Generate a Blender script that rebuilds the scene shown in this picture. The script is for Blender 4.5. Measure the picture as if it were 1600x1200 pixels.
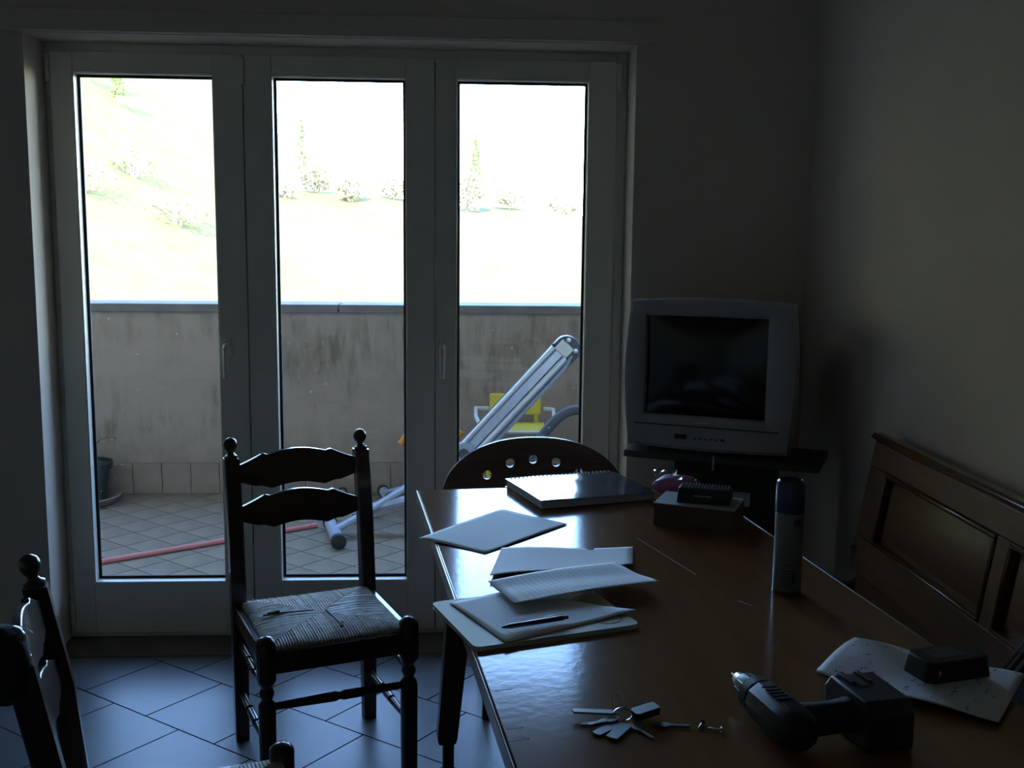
import bpy, bmesh, math, random
from mathutils import Vector, Matrix
random.seed(7)
scene = bpy.context.scene
COL = scene.collection
for o in list(bpy.data.objects):
    bpy.data.objects.remove(o, do_unlink=True)
R = math.radians

# ------------------------------------------------------------------ camera
CAM_H = 1.46
yaw, pitch, roll = .0591, .1397, .0102
fw = Vector((math.sin(yaw)*math.cos(pitch), math.cos(yaw)*math.cos(pitch), -math.sin(pitch)))
rt = Vector((math.cos(yaw), -math.sin(yaw), 0))
up = rt.cross(fw)
rt2 = rt*math.cos(roll) + up*math.sin(roll)
up2 = -rt*math.sin(roll) + up*math.cos(roll)
cd = bpy.data.cameras.new('camera')
cam = bpy.data.objects.new('camera', cd)
COL.objects.link(cam)
m = Matrix((rt2, up2, -fw)).transposed().to_4x4()
m.translation = (0, 0, CAM_H)
cam.matrix_world = m
cd.sensor_width = 36.0
cd.lens = 1690.0/1600.0*36.0
cd.clip_start = 0.02
cd.clip_end = 2000
scene.camera = cam

# ------------------------------------------------------------------ sky, sun, exposure
SUN_EL = 36.0
world = bpy.data.worlds.new('sky')
scene.world = world
world.use_nodes = True
wn = world.node_tree
wn.nodes.clear()
sky = wn.nodes.new('ShaderNodeTexSky')
sky.sky_type = 'NISHITA'
sky.sun_disc = False
sky.sun_elevation = R(SUN_EL)
sky.sun_rotation = R(180)
sky.altitude = 200
sky.air_density = 0.9
sky.dust_density = 0.0
sky.ozone_density = 4.0
bgn = wn.nodes.new('ShaderNodeBackground')
bgn.inputs['Strength'].default_value = 2.2
won = wn.nodes.new('ShaderNodeOutputWorld')
wn.links.new(sky.outputs[0], bgn.inputs[0])
wn.links.new(bgn.outputs[0], won.inputs[0])

sd = bpy.data.lights.new('sun', 'SUN')
sd.energy = 8.0
sd.angle = R(0.6)
sd.color = (1.0, .93, .80)
so = bpy.data.objects.new('sun', sd)
COL.objects.link(so)
so.rotation_euler = (R(90-SUN_EL), 0, R(-12))
so.location = (0, -10, 12)

vs = scene.view_settings
vs.view_transform = 'Standard'
vs.look = 'None'
vs.gamma = 1.0
vs.use_curve_mapping = False
vs.exposure = 0.78

# ------------------------------------------------------------------ materials
def srgb(h):
    return tuple(h) + (1.0,)

def mat(name, col, rough=.5, metal=0.0, spec=.5, var=0.0, vscale=8.0, stretch=(1,1,1), bump=0.0, bscale=40.0,
        col2=None, coat=0.0, trans=0.0, alpha=1.0):
    M = bpy.data.materials.new(name)
    M.use_nodes = True
    nt = M.node_tree
    b = nt.nodes['Principled BSDF']
    b.inputs['Base Color'].default_value = srgb(col)
    b.inputs['Roughness'].default_value = rough
    b.inputs['Metallic'].default_value = metal
    b.inputs['Specular IOR Level'].default_value = spec
    b.inputs['Coat Weight'].default_value = coat
    b.inputs['Transmission Weight'].default_value = trans
    tc = nt.nodes.new('ShaderNodeTexCoord')
    if var > 0 or col2:
        mp = nt.nodes.new('ShaderNodeMapping')
        mp.inputs['Scale'].default_value = stretch
        nt.links.new(tc.outputs['Object'], mp.inputs[0])
        n = nt.nodes.new('ShaderNodeTexNoise')
        n.inputs['Scale'].default_value = vscale
        n.inputs['Detail'].default_value = 5
        nt.links.new(mp.outputs[0], n.inputs['Vector'])
        r = nt.nodes.new('ShaderNodeValToRGB')
        r.color_ramp.elements[0].position = .3
        r.color_ramp.elements[1].position = .7
        c2 = col2 if col2 else tuple(c*(1-var) for c in col)
        r.color_ramp.elements[0].color = srgb(c2)
        r.color_ramp.elements[1].color = srgb(col)
        nt.links.new(n.outputs['Fac'], r.inputs[0])
        nt.links.new(r.outputs[0], b.inputs['Base Color'])
    if bump > 0:
        n2 = nt.nodes.new('ShaderNodeTexNoise')
        n2.inputs['Scale'].default_value = bscale
        n2.inputs['Detail'].default_value = 4
        nt.links.new(tc.outputs['Object'], n2.inputs['Vector'])
        bp = nt.nodes.new('ShaderNodeBump')
        bp.inputs['Strength'].default_value = bump
        bp.inputs['Distance'].default_value = .01
        nt.links.new(n2.outputs['Fac'], bp.inputs['Height'])
        nt.links.new(bp.outputs[0], b.inputs['Normal'])
    return M

def wood(name, c1, c2, rough=.35, scale=6.0, axis=1, coat=0.0, bump=.03, spec=.5):
    s = [9, 9, 9]
    s[axis] = .9
    M = mat(name, c1, rough, 0, spec, .4, scale, tuple(s), bump, 60, c2, coat)
    return M

M = {}
M['plaster'] = mat('plaster_white', (.71, .615, .525), .9, 0, .2, .06, 3, bump=.08, bscale=90)
M['ceiling'] = mat('ceiling_white', (.80, .77, .72), .95, 0, .2)
M['farwall'] = mat('plaster_room', (.66, .61, .54), .9, 0, .2, .06, 3)
M['facade'] = mat('facade_plaster', (.62, .56, .48), .9, 0, .2, .08, 4, bump=.1, bscale=60)
M['pvc'] = mat('lacquered_frame', (.82, .78, .68), .38, 0, .5, .04, 5)
M['gasket'] = mat('black_gasket', (.012, .014, .014), .6)
M['chrome'] = mat('brushed_metal', (.55, .55, .56), .3, 1)
M['grout'] = mat('grout', (.07, .075, .08), .9)
M['tile'] = mat('floor_tile', (.15, .15, .148), .36, 0, .22, .22, 5, (1, 1, 1), .04, 35)
M['threshold'] = mat('threshold_stone', (.17, .135, .10), .5, 0, .4, .3, 12)
M['btile'] = mat('balcony_tile', (.24, .20, .145), .75, 0, .3, .28, 7, bump=.1, bscale=60)
M['bgrout'] = mat('balcony_grout', (.08, .075, .065), .95)
M['skirt'] = mat('skirting_tile', (.30, .23, .185), .7, 0, .3, .25, 6, bump=.08, bscale=50)
M['coping'] = mat('coping_stone', (.20, .185, .17), .8, 0, .3, .3, 9, bump=.15, bscale=50)
M['concrete'] = mat('roof_soffit', (.13, .105, .08), .9)

# stained parapet plaster: streaks and mildew with a shape of their own
def parapet_mat():
    P = mat('parapet_plaster', (.38, .30, .25), .92, 0, .2, .12, 2.2, bump=.15, bscale=45)
    nt = P.node_tree
    b = nt.nodes['Principled BSDF']
    base = b.inputs['Base Color'].links[0].from_socket
    tc = nt.nodes.new('ShaderNodeTexCoord')
    def noise(scale, st, lo, hi, detail=6):
        mp = nt.nodes.new('ShaderNodeMapping'); mp.inputs['Scale'].default_value = st
        nt.links.new(tc.outputs['Object'], mp.inputs[0])
        n = nt.nodes.new('ShaderNodeTexNoise'); n.inputs['Scale'].default_value = scale
        n.inputs['Detail'].default_value = detail; n.inputs['Roughness'].default_value = .65
        nt.links.new(mp.outputs[0], n.inputs['Vector'])
        mr = nt.nodes.new('ShaderNodeMapRange'); mr.inputs[1].default_value = lo; mr.inputs[2].default_value = hi
        nt.links.new(n.outputs['Fac'], mr.inputs[0])
        return mr.outputs[0]
    streak = noise(6.0, (2.6, 1, .55), .44, .66)
    patch = noise(1.5, (1, 1, 1.3), .44, .60, 3)
    mul = nt.nodes.new('ShaderNodeMath'); mul.operation = 'MULTIPLY'
    nt.links.new(streak, mul.inputs[0]); nt.links.new(patch, mul.inputs[1])
    # mildew rising from the skirting
    sx = nt.nodes.new('ShaderNodeSeparateXYZ'); nt.links.new(tc.outputs['Object'], sx.inputs[0])
    mr = nt.nodes.new('ShaderNodeMapRange'); mr.inputs[1].default_value = .42; mr.inputs[2].default_value = .14
    nt.links.new(sx.outputs[2], mr.inputs[0])
    low = noise(9, (1, 1, .5), .3, .7)
    mul2 = nt.nodes.new('ShaderNodeMath'); mul2.operation = 'MULTIPLY'
    nt.links.new(mr.outputs[0], mul2.inputs[0]); nt.links.new(low, mul2.inputs[1])
    mx = nt.nodes.new('ShaderNodeMath'); mx.operation = 'MAXIMUM'
    nt.links.new(mul.outputs[0], mx.inputs[0]); nt.links.new(mul2.outputs[0], mx.inputs[1])
    sc = nt.nodes.new('ShaderNodeMath'); sc.operation = 'MULTIPLY'; sc.inputs[1].default_value = .62
    nt.links.new(mx.outputs[0], sc.inputs[0])
    mix = nt.nodes.new('ShaderNodeMix'); mix.data_type = 'RGBA'
    nt.links.new(sc.outputs[0], mix.inputs[0])
    nt.links.new(base, mix.inputs[6])
    mix.inputs[7].default_value = (.075, .075, .038, 1)
    nt.links.new(mix.outputs[2], b.inputs['Base Color'])
    return P
M['parapet'] = parapet_mat()

def glass_mat():
    G = bpy.data.materials.new('window_glass')
    G.use_nodes = True
    nt = G.node_tree
    nt.nodes.clear()
    out = nt.nodes.new('ShaderNodeOutputMaterial')
    tr = nt.nodes.new('ShaderNodeBsdfTransparent'); tr.inputs[0].default_value = (.965, .975, .97, 1)
    gl = nt.nodes.new('ShaderNodeBsdfGlossy'); gl.inputs['Roughness'].default_value = .005
    lw = nt.nodes.new('ShaderNodeLayerWeight'); lw.inputs[0].default_value = .5
    pw = nt.nodes.new('ShaderNodeMath'); pw.operation = 'POWER'; pw.inputs[1].default_value = 5
    nt.links.new(lw.outputs['Facing'], pw.inputs[0])
    mr = nt.nodes.new('ShaderNodeMapRange'); mr.inputs[3].default_value = .04; mr.inputs[4].default_value = .9
    nt.links.new(pw.outputs[0], mr.inputs[0])
    mx = nt.nodes.new('ShaderNodeMixShader')
    nt.links.new(mr.outputs[0], mx.inputs[0]); nt.links.new(tr.outputs[0], mx.inputs[1]); nt.links.new(gl.outputs[0], mx.inputs[2])
    # dust specks
    tc = nt.nodes.new('ShaderNodeTexCoord')
    vo = nt.nodes.new('ShaderNodeTexVoronoi'); vo.inputs['Scale'].default_value = 24
    nt.links.new(tc.outputs['Object'], vo.inputs['Vector'])
    lt = nt.nodes.new('ShaderNodeMath'); lt.operation = 'LESS_THAN'; lt.inputs[1].default_value = .05
    nt.links.new(vo.outputs['Distance'], lt.inputs[0])
    ml = nt.nodes.new('ShaderNodeMath'); ml.operation = 'MULTIPLY'; ml.inputs[1].default_value = .22
    nt.links.new(lt.outputs[0], ml.inputs[0])
    df = nt.nodes.new('ShaderNodeBsdfTranslucent'); df.inputs[0].default_value = (.8, .8, .8, 1)
    mx2 = nt.nodes.new('ShaderNodeMixShader')
    nt.links.new(ml.outputs[0], mx2.inputs[0]); nt.links.new(mx.outputs[0], mx2.inputs[1]); nt.links.new(df.outputs[0], mx2.inputs[2])
    nt.links.new(mx2.outputs[0], out.inputs[0])
    return G
M['glass'] = glass_mat()

def film_mat(name, tint, refl=.08, opacity=.0):
    G = bpy.data.materials.new(name); G.use_nodes = True
    nt = G.node_tree; nt.nodes.clear()
    out = nt.nodes.new('ShaderNodeOutputMaterial')
    tr = nt.nodes.new('ShaderNodeBsdfTransparent'); tr.inputs[0].default_value = srgb(tint)
    gl = nt.nodes.new('ShaderNodeBsdfGlossy'); gl.inputs['Roughness'].default_value = .04
    lw = nt.nodes.new('ShaderNodeLayerWeight'); lw.inputs[0].default_value = .5
    pw = nt.nodes.new('ShaderNodeMath'); pw.operation = 'POWER'; pw.inputs[1].default_value = 4
    nt.links.new(lw.outputs['Facing'], pw.inputs[0])
    mr = nt.nodes.new('ShaderNodeMapRange'); mr.inputs[3].default_value = refl; mr.inputs[4].default_value = .95
    nt.links.new(pw.outputs[0], mr.inputs[0])
    mx = nt.nodes.new('ShaderNodeMixShader')
    nt.links.new(mr.outputs[0], mx.inputs[0]); nt.links.new(tr.outputs[0], mx.inputs[1]); nt.links.new(gl.outputs[0], mx.inputs[2])
    nt.links.new(mx.outputs[0], out.inputs[0])
    return G
M['film'] = film_mat('clear_plastic', (.93, .94, .96), .06)

M['chairwood'] = wood('dark_chair_wood', (.050, .020, .011), (.028, .011, .007), .28, 6, 2, .3)
M['rush'] = mat('rush_straw', (.62, .56, .42), .55, 0, .4, .5, 45)
M['rushdark'] = mat('torn_rush', (.06, .045, .03), .8)
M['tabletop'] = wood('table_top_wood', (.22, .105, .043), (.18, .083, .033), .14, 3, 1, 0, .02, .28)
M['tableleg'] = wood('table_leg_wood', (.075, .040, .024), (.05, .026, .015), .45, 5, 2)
M['tableedge'] = mat('table_edge_band', (.26, .17, .09), .3, 0, .5, .2, 20)
M['scratch'] = mat('scratch', (.85, .82, .78), .8)
M['bench'] = wood('bench_wood', (.19, .085, .032), (.14, .060, .022), .46, 5, 1, .0)
M['benchmould'] = wood('bench_moulding_wood', (.17, .078, .03), (.12, .055, .02), .2, 5, 1, .3)
M['plywood'] = wood('plywood_brown', (.22, .135, .095), (.17, .10, .07), .45, 5, 0)
M['tvgrey'] = mat('tv_silver_plastic', (.36, .365, .38), .42, 0, .5, .05, 20)
M['tvdark'] = mat('tv_dark_plastic', (.02, .021, .023), .5)
M['screen'] = mat('tv_screen', (.006, .007, .007), .12, 0, .5)
M['standblack'] = mat('stand_black', (.018, .017, .018), .45)
M['standboard'] = mat('stand_board', (.06, .055, .055), .4)
M['paleplastic'] = mat('pale_plastic', (.5, .5, .5), .5)
M['black'] = mat('black_plastic', (.012, .013, .015), .42)
M['blackrub'] = mat('black_rubber', (.016, .016, .018), .75)
M['blacksoft'] = mat('black_fabric', (.012, .012, .014), .9, bump=.2, bscale=300)
M['greyplastic'] = mat('dark_grey_plastic', (.05, .054, .06), .38)
M['steel'] = mat('steel', (.60, .61, .63), .25, 1)
M['cardboard'] = mat('cardboard', (.16, .115, .08), .8, 0, .3, .15, 20)
M['cardgrey'] = mat('box_lid_paper', (.30, .30, .29), .7)
M['pinkbag'] = mat('pink_plastic', (.50, .15, .30), .4, 0, .5, .25, 25)
M['canwhite'] = mat('can_label', (.17, .172, .18), .35, 0, .5, .08, 30)
M['canblue'] = mat('can_cap_blue', (.012, .02, .075), .25)
M['canprint'] = mat('can_print', (.03, .032, .05), .4)
M['canrim'] = mat('can_rim_metal', (.30, .31, .33), .3, .8)
M['coverfilm'] = mat('grey_cover', (.055, .062, .085), .10, 0, .6)
M['pages'] = mat('paper_pages', (.48, .49, .52), .8)
M['manila'] = mat('manila_cover', (.47, .42, .26), .6, 0, .4, .08, 12)
M['stampink'] = mat('stamp_ink', (.05, .06, .06), .7)
M['pensilver'] = mat('pen_barrel', (.08, .085, .11), .25, .3)
M['fobgrey'] = mat('fob_grey', (.22, .27, .32), .4)
M['fobgreen'] = mat('fob_green', (.03, .12, .10), .4)
M['keymetal'] = mat('key_metal', (.16, .15, .135), .35, 1)
M['toolgrey'] = mat('painted_tube_grey', (.34, .38, .47), .4, 0, .5, .12, 20)
M['alu'] = mat('aluminium_rail', (.62, .64, .68), .32, .7, .5, .15, 30)
M['orange'] = mat('orange_grip', (.60, .24, .03), .5)
M['yellow'] = mat('yellow_plastic', (.62, .50, .05), .5)
M['whiteplastic'] = mat('white_plastic', (.62, .62, .58), .5)
M['hose'] = mat('grey_hose', (.085, .09, .105), .6)
M['pinkpole'] = mat('pink_pole', (.60, .20, .19), .5)
M['pot'] = mat('dark_green_pot', (.018, .030, .030), .5, 0, .5, .2, 20)
M['saucer'] = mat('terracotta_saucer', (.22, .17, .15), .8)
M['soil'] = mat('soil', (.03, .024, .02), .95, bump=.5, bscale=80)
M['cloth'] = mat('grey_cloth', (.25, .27, .28), .9)
M['leafg'] = mat('leaf_green', (.05, .12, .02), .5)
M['twig'] = mat('twig_bark', (.34, .28, .2), .9)
M['dryleaf'] = mat('dry_foliage', (.36, .29, .16), .8, 0, .3, .3, 3)
M['greenleaf'] = mat('green_foliage', (.22, .27, .075), .7, 0, .3, .3, 3)
M['meadow'] = mat('meadow_grass', (.225, .185, .072), .95, 0, .1, .0, 1.2, (1, 1, 1), .3, 3, (.165, .135, .055))

def paper_mat(name, col, lines=0, ink=(.25, .27, .33), marks=False, strength=.5, fr=(.12, .9)):
    P = bpy.data.materials.new(name); P.use_nodes = True
    nt = P.node_tree; b = nt.nodes['Principled BSDF']
    b.inputs['Roughness'].default_value = .75
    b.inputs['Specular IOR Level'].default_value = .25
    uv = nt.nodes.new('ShaderNodeTexCoord')
    sx = nt.nodes.new('ShaderNodeSeparateXYZ'); nt.links.new(uv.outputs['UV'], sx.inputs[0])
    fac = None
    def M2(op, a, bb):
        n = nt.nodes.new('ShaderNodeMath'); n.operation = op
        for i, v in enumerate((a, bb)):
            if isinstance(v, (int, float)): n.inputs[i].default_value = v
            else: nt.links.new(v, n.inputs[i])
        return n.outputs[0]
    if lines:
        f = M2('FRACT', M2('MULTIPLY', sx.outputs[0], lines), 0)
        fac = M2('LESS_THAN', f, .16)
        inside = M2('MULTIPLY', M2('GREATER_THAN', sx.outputs[0], fr[0]), M2('LESS_THAN', sx.outputs[0], fr[1]))
        inside = M2('MULTIPLY', inside, M2('GREATER_THAN', sx.outputs[1], .08))
        fac = M2('MULTIPLY', M2('MULTIPLY', fac, inside), strength)
    if marks:
        mp = nt.nodes.new('ShaderNodeMapping'); mp.inputs['Scale'].default_value = (5, 16, 1)
        nt.links.new(uv.outputs['UV'], mp.inputs[0])
        n = nt.nodes.new('ShaderNodeTexNoise'); n.inputs['Scale'].default_value = 1.6; n.inputs['Detail'].default_value = 3
        nt.links.new(mp.outputs[0], n.inputs['Vector'])
        fac = M2('MULTIPLY', M2('GREATER_THAN', n.outputs['Fac'], .645), .7)
    if fac is not None:
        mx = nt.nodes.new('ShaderNodeMix'); mx.data_type = 'RGBA'
        nt.links.new(fac, mx.inputs[0])
        mx.inputs[6].default_value = srgb(col); mx.inputs[7].default_value = srgb(ink)
        nt.links.new(mx.outputs[2], b.inputs['Base Color'])
    else:
        b.inputs['Base Color'].default_value = srgb(col)
    return P
M['paper'] = paper_mat('plain_paper', (.84, .84, .85))
M['paperlined'] = paper_mat('ruled_paper', (.84, .84, .85), 26, strength=.35)
M['paperdoc'] = paper_mat('marked_paper', (.74, .75, .77), marks=True, ink=(.06, .06, .08))

# ------------------------------------------------------------------ mesh builder
class MB:
    def __init__(s): s.v = []; s.f = []; s.uv = None
    def add(s, vs, fs):
        b = len(s.v); s.v += [tuple(v) for v in vs]; s.f += [tuple(i+b for i in f) for f in fs]; return s
    def box(s, c, d, rot=None):
        x, y, z = d[0]/2, d[1]/2, d[2]/2
        vs = [Vector((sx*x, sy*y, sz*z)) for sz in (-1, 1) for sy in (-1, 1) for sx in (-1, 1)]
        if rot is not None: vs = [rot @ v for v in vs]
        vs = [v + Vector(c) for v in vs]
        return s.add(vs, [(0, 2, 3, 1), (4, 5, 7, 6), (0, 1, 5, 4), (2, 6, 7, 3), (0, 4, 6, 2), (1, 3, 7, 5)])
    def span(s, x0, x1, y0, y1, z0, z1):
        return s.box(((x0+x1)/2, (y0+y1)/2, (z0+z1)/2), (x1-x0, y1-y0, z1-z0))
    def tube(s, path, r, n=10, sq=1.0, upv=None, closed=False):
        path = [Vector(p) for p in path]
        rs = r if isinstance(r, (list, tuple)) else [r]*len(path)
        m = len(path); rings = []; prev = None
        for i, p in enumerate(path):
            if closed: t = path[(i+1) % m] - path[i-1]
            else: t = path[min(i+1, m-1)] - path[max(i-1, 0)]
            t.normalize()
            if prev is None:
                a = Vector(upv) if upv else (Vector((0, 0, 1)) if abs(t.z) < .9 else Vector((0, 1, 0)))
                a = (a - t*a.dot(t)).normalized()
            else:
                a = (prev - t*prev.dot(t)).normalized()
            prev = a; b = t.cross(a)
            rings.append([p + a*math.cos(2*math.pi*k/n)*rs[i] + b*math.sin(2*math.pi*k/n)*rs[i]*sq for k in range(n)])
        vs = [v for ring in rings for v in ring]; fs = []
        cnt = m if closed else m-1
        for i in range(cnt):
            j = (i+1) % m
            for k in range(n):
                fs.append((i*n+k, i*n+(k+1) % n, j*n+(k+1) % n, j*n+k))
        if not closed:
            fs.append(tuple(reversed(range(n)))); fs.append(tuple((m-1)*n+k for k in range(n)))
        return s.add(vs, fs)
    def lathe(s, prof, n=20, c=(0, 0, 0), mtx=None, sq=None):
        vs = []; fs = []
        for (r, z) in prof:
            for k in range(n):
                a = 2*math.pi*k/n
                x, y = math.cos(a), math.sin(a)
                if sq:
                    e = sq(z)
                    q = max(abs(x), abs(y)); k2 = (1-e) + e/q
                    x, y = x*k2, y*k2
                v = Vector((r*x, r*y, z))
                if mtx is not None: v = mtx @ v
                vs.append(v + Vector(c))
        for i in range(len(prof)-1):
            for k in range(n):
                fs.append((i*n+k, i*n+(k+1) % n, (i+1)*n+(k+1) % n, (i+1)*n+k))
        fs.append(tuple(reversed(range(n)))); fs.append(tuple((len(prof)-1)*n+k for k in range(n)))
        return s.add(vs, fs)
    def prism(s, poly, d, fn):
        """poly: list of (a,b); fn(a,b,t) -> point, t in {0,d}"""
        n = len(poly)
        vs = [fn(a, b, 0) for a, b in poly] + [fn(a, b, d) for a, b in poly]
        fs = [tuple(reversed(range(n))), tuple(range(n, 2*n))]
        fs += [(i, (i+1) % n, n+(i+1) % n, n+i) for i in range(n)]
        return s.add(vs, fs)
    def loft(s, rings, caps=True):
        n = len(rings[0]); vs = [v for r_ in rings for v in r_]; fs = []
        for i in range(len(rings)-1):
            for k in range(n):
                fs.append((i*n+k, i*n+(k+1) % n, (i+1)*n+(k+1) % n, (i+1)*n+k))
        if caps:
            fs.append(tuple(reversed(range(n)))); fs.append(tuple((len(rings)-1)*n+k for k in range(n)))
        return s.add(vs, fs)
    def mesh(s, name, material, smooth=True, angle=35):
        me = bpy.data.meshes.new(name)
        me.from_pydata([tuple(v) for v in s.v], [], s.f)
        bm = bmesh.new(); bm.from_mesh(me)
        bmesh.ops.recalc_face_normals(bm, faces=bm.faces)
        bm.to_mesh(me); bm.free()
        if material: me.materials.append(material)
        if smooth:
            me.shade_smooth(); me.set_sharp_from_angle(angle=R(angle))
        return me
    def build(s, name, material, parent=None, bevel=0, smooth=True, seg=2):
        o = bpy.data.objects.new(name, s.mesh(name, material, smooth))
        COL.objects.link(o)
        if parent: o.parent = parent
        if bevel:
            b = o.modifiers.new('edge', 'BEVEL'); b.width = bevel; b.segments = seg; b.limit_method = 'ANGLE'; b.angle_limit = R(35)
        return o

def empty(name, loc=(0, 0, 0), rz=0.0):
    o = bpy.data.objects.new(name, None); COL.objects.link(o)
    o.location = loc; o.rotation_euler = (0, 0, rz); o.empty_display_size = .1
    return o
def tag(o, label, cat, group=None, kind=None):
    o['label'] = label
    o['category'] = cat
    if group: o['group'] = group
    if kind: o['kind'] = kind
    return o
def struct(o, label, cat): return tag(o, label, cat, None, 'structure')
def copy_tree(o, parent=None):
    c = o.copy(); COL.objects.link(c)
    if parent: c.parent = parent
    for ch in list(o.children): copy_tree(ch, c)
    return c
def inst(name, me, parent, loc=(0, 0, 0), rz=0.0):
    o = bpy.data.objects.new(name, me); COL.objects.link(o)
    if parent: o.parent = parent
    o.location = loc; o.rotation_euler = (0, 0, rz)
    return o

def clip(poly, x0, x1, y0, y1):
    def cut(P, f, g):
        out = []
        for i in range(len(P)):
            a, b = P[i-1], P[i]; fa, fb = f(a), f(b)
            if fb >= 0:
                if fa < 0: out.append(g(a, b, fa/(fa-fb)))
                out.append(b)
            elif fa >= 0: out.append(g(a, b, fa/(fa-fb)))
        return out
    L = lambda a, b, t: (a[0]+(b[0]-a[0])*t, a[1]+(b[1]-a[1])*t)
    for f in (lambda p: p[0]-x0, lambda p: x1-p[0], lambda p: p[1]-y0, lambda p: y1-p[1]):
        if not poly: return []
        poly = cut(poly, f, L)
    return poly
def parea(P): return abs(sum(P[i-1][0]*P[i][1]-P[i][0]*P[i-1][1] for i in range(len(P))))/2

def tile_field(parent, mat_, x0, x1, y0, y1, ang, pu, pn, u0, n0, gap, ztop, zbot, offs, keep, stuffname):
    """diagonal tiles: rows along u, row pitch pn, tile length pu, each next row shifted by offs"""
    ca, sa = math.cos(ang), math.sin(ang)
    U = (ca, sa); N = (-sa, ca)
    full = MB()
    hu, hn = pu/2-gap/2, pn/2-gap/2
    full.prism([(-hu, -hn), (hu, -hn), (hu, hn), (-hu, hn)], 1, lambda a, b, t: (a, b, zbot if t == 0 else ztop))
    fme = full.mesh('tile', mat_)
    rest = MB()
    cs = [(x, y) for x in (x0, x1) for y in (y0, y1)]
    us = [c[0]*U[0]+c[1]*U[1] for c in cs]; ns = [c[0]*N[0]+c[1]*N[1] for c in cs]
    for j in range(int((min(ns)-n0)/pn)-2, int((max(ns)-n0)/pn)+3):
        for i in range(int((min(us)-u0)/pu)-3, int((max(us)-u0)/pu)+4):
            cu = u0 + (i+.5 + offs*(j % 2))*pu; cn = n0 + (j+.5)*pn
            c = (cu*U[0]+cn*N[0], cu*U[1]+cn*N[1])
            P = [(c[0]+a*U[0]+b*N[0], c[1]+a*U[1]+b*N[1]) for a, b in ((-hu, -hn), (hu, -hn), (hu, hn), (-hu, hn))]
            Q = clip(P, x0, x1, y0, y1)
            if len(Q) < 3 or parea(Q) < 4e-4: continue
            if not keep(c):
                rest.prism(Q, 1, lambda a, b, t: (a, b, zbot if t == 0 else ztop)); continue
            if abs(parea(Q)-parea(P)) < 1e-7:
                inst('tile', fme, parent, (c[0], c[1], 0), ang)
            else:
                MB().prism(Q, 1, lambda a, b, t: (a, b, zbot if t == 0 else ztop)).build('tile', mat_, parent)
    if rest.f:
        o = rest.build(stuffname, mat_, parent); o['kind'] = 'stuff'

# ------------------------------------------------------------------ room shell
XL, XR, YB, YW, CEIL = -2.6, 1.215, -3.0, 3.63, 2.5
YO = 3.98                       # outer face of the window wall
OX0, OX1, OZ = -1.35, .613, 2.072
DY = 3.793                      # inner plane of the glazed doors

fl = MB().span(XL-.2, XR+.2, YB-.2, YW, -.2, -.004).build('floor', M['grout'])
struct(fl, 'blue grey floor tiles laid diagonally across the room', 'floor')
tile_field(fl, M['tile'], XL, XR, YB, YW-.012, R(-38), .308, .2935, -2.662, 1.925, .0052, 0.0, -.012, .5,
           lambda c: c[1] > -.3, 'tile_field')

w = MB()
w.span(XL-.2, OX0, YW, YO, -.2, CEIL+.15); w.span(OX1, XR+.2, YW, YO, -.2, CEIL+.15); w.span(OX0, OX1, YW, YO, OZ, CEIL+.15)
struct(w.build('wall_north', M['plaster']), 'white plaster wall around the glazed balcony doors', 'wall')
struct(MB().span(XR, XR+.2, YB-.2, YW, -.2, CEIL+.15).build('wall_east', M['plaster']), 'plain white wall behind the wooden bench', 'wall')
struct(MB().span(XL-.2, XL, YB-.2, YW, -.2, CEIL+.15).build('wall_west', M['farwall']), 'plain wall on the side away from the bench', 'wall')
struct(MB().span(XL, XR, YB-.2, YB, -.2, CEIL+.15).build('wall_south', M['farwall']), 'plain wall opposite the balcony doors', 'wall')
struct(MB().span(XL, XR, YB, YW, CEIL, CEIL+.15).build('ceiling', M['ceiling']), 'plain white ceiling of the room', 'ceiling')
struct(MB().span(-6, 6, YB-.6, 6.0, CEIL+.152, CEIL+.75).build('roof', M['concrete']), 'roof slab reaching out over the balcony', 'roof')
# rest of the house front beside the room
struct(MB().span(-6, XL-.2, YW, YO, -3.2, CEIL+.15).build('wall_facade', M['facade']), 'house front beyond the room on one side', 'wall')
struct(MB().span(XR+.2, 6, YW, YO, -3.2, CEIL+.15).build('wall_facade', M['facade']), 'house front beyond the room behind the bench wall', 'wall')

# threshold, door frame and shutter board
struct(MB().span(OX0+.001, OX1-.001, YW-.01, 3.90, -.1, .003).build('trim_1', M['threshold'], None, .002), 'brown stone threshold under the balcony doors', 'trim')
t = MB()
t.span(OX0+.001, -1.331, 3.806, 3.878, .003, OZ-.001); t.span(.576, OX1-.001, 3.806, 3.878, .003, OZ-.001)
t.span(-1.331, .576, 3.806, 3.878, 2.026, OZ-.001); t.span(-1.331, .576, 3.806, 3.878, .003, .022)
struct(t.build('trim_2', M['pvc'], None, .002), 'off white fixed frame around the three door leaves', 'door frame')
struct(MB().span(-1.52, .676, 3.605, YW-.0005, 2.074, 2.142).build('trim_3', M['plaster'], None, .004), 'pale shutter box board above the balcony doors', 'trim')

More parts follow.
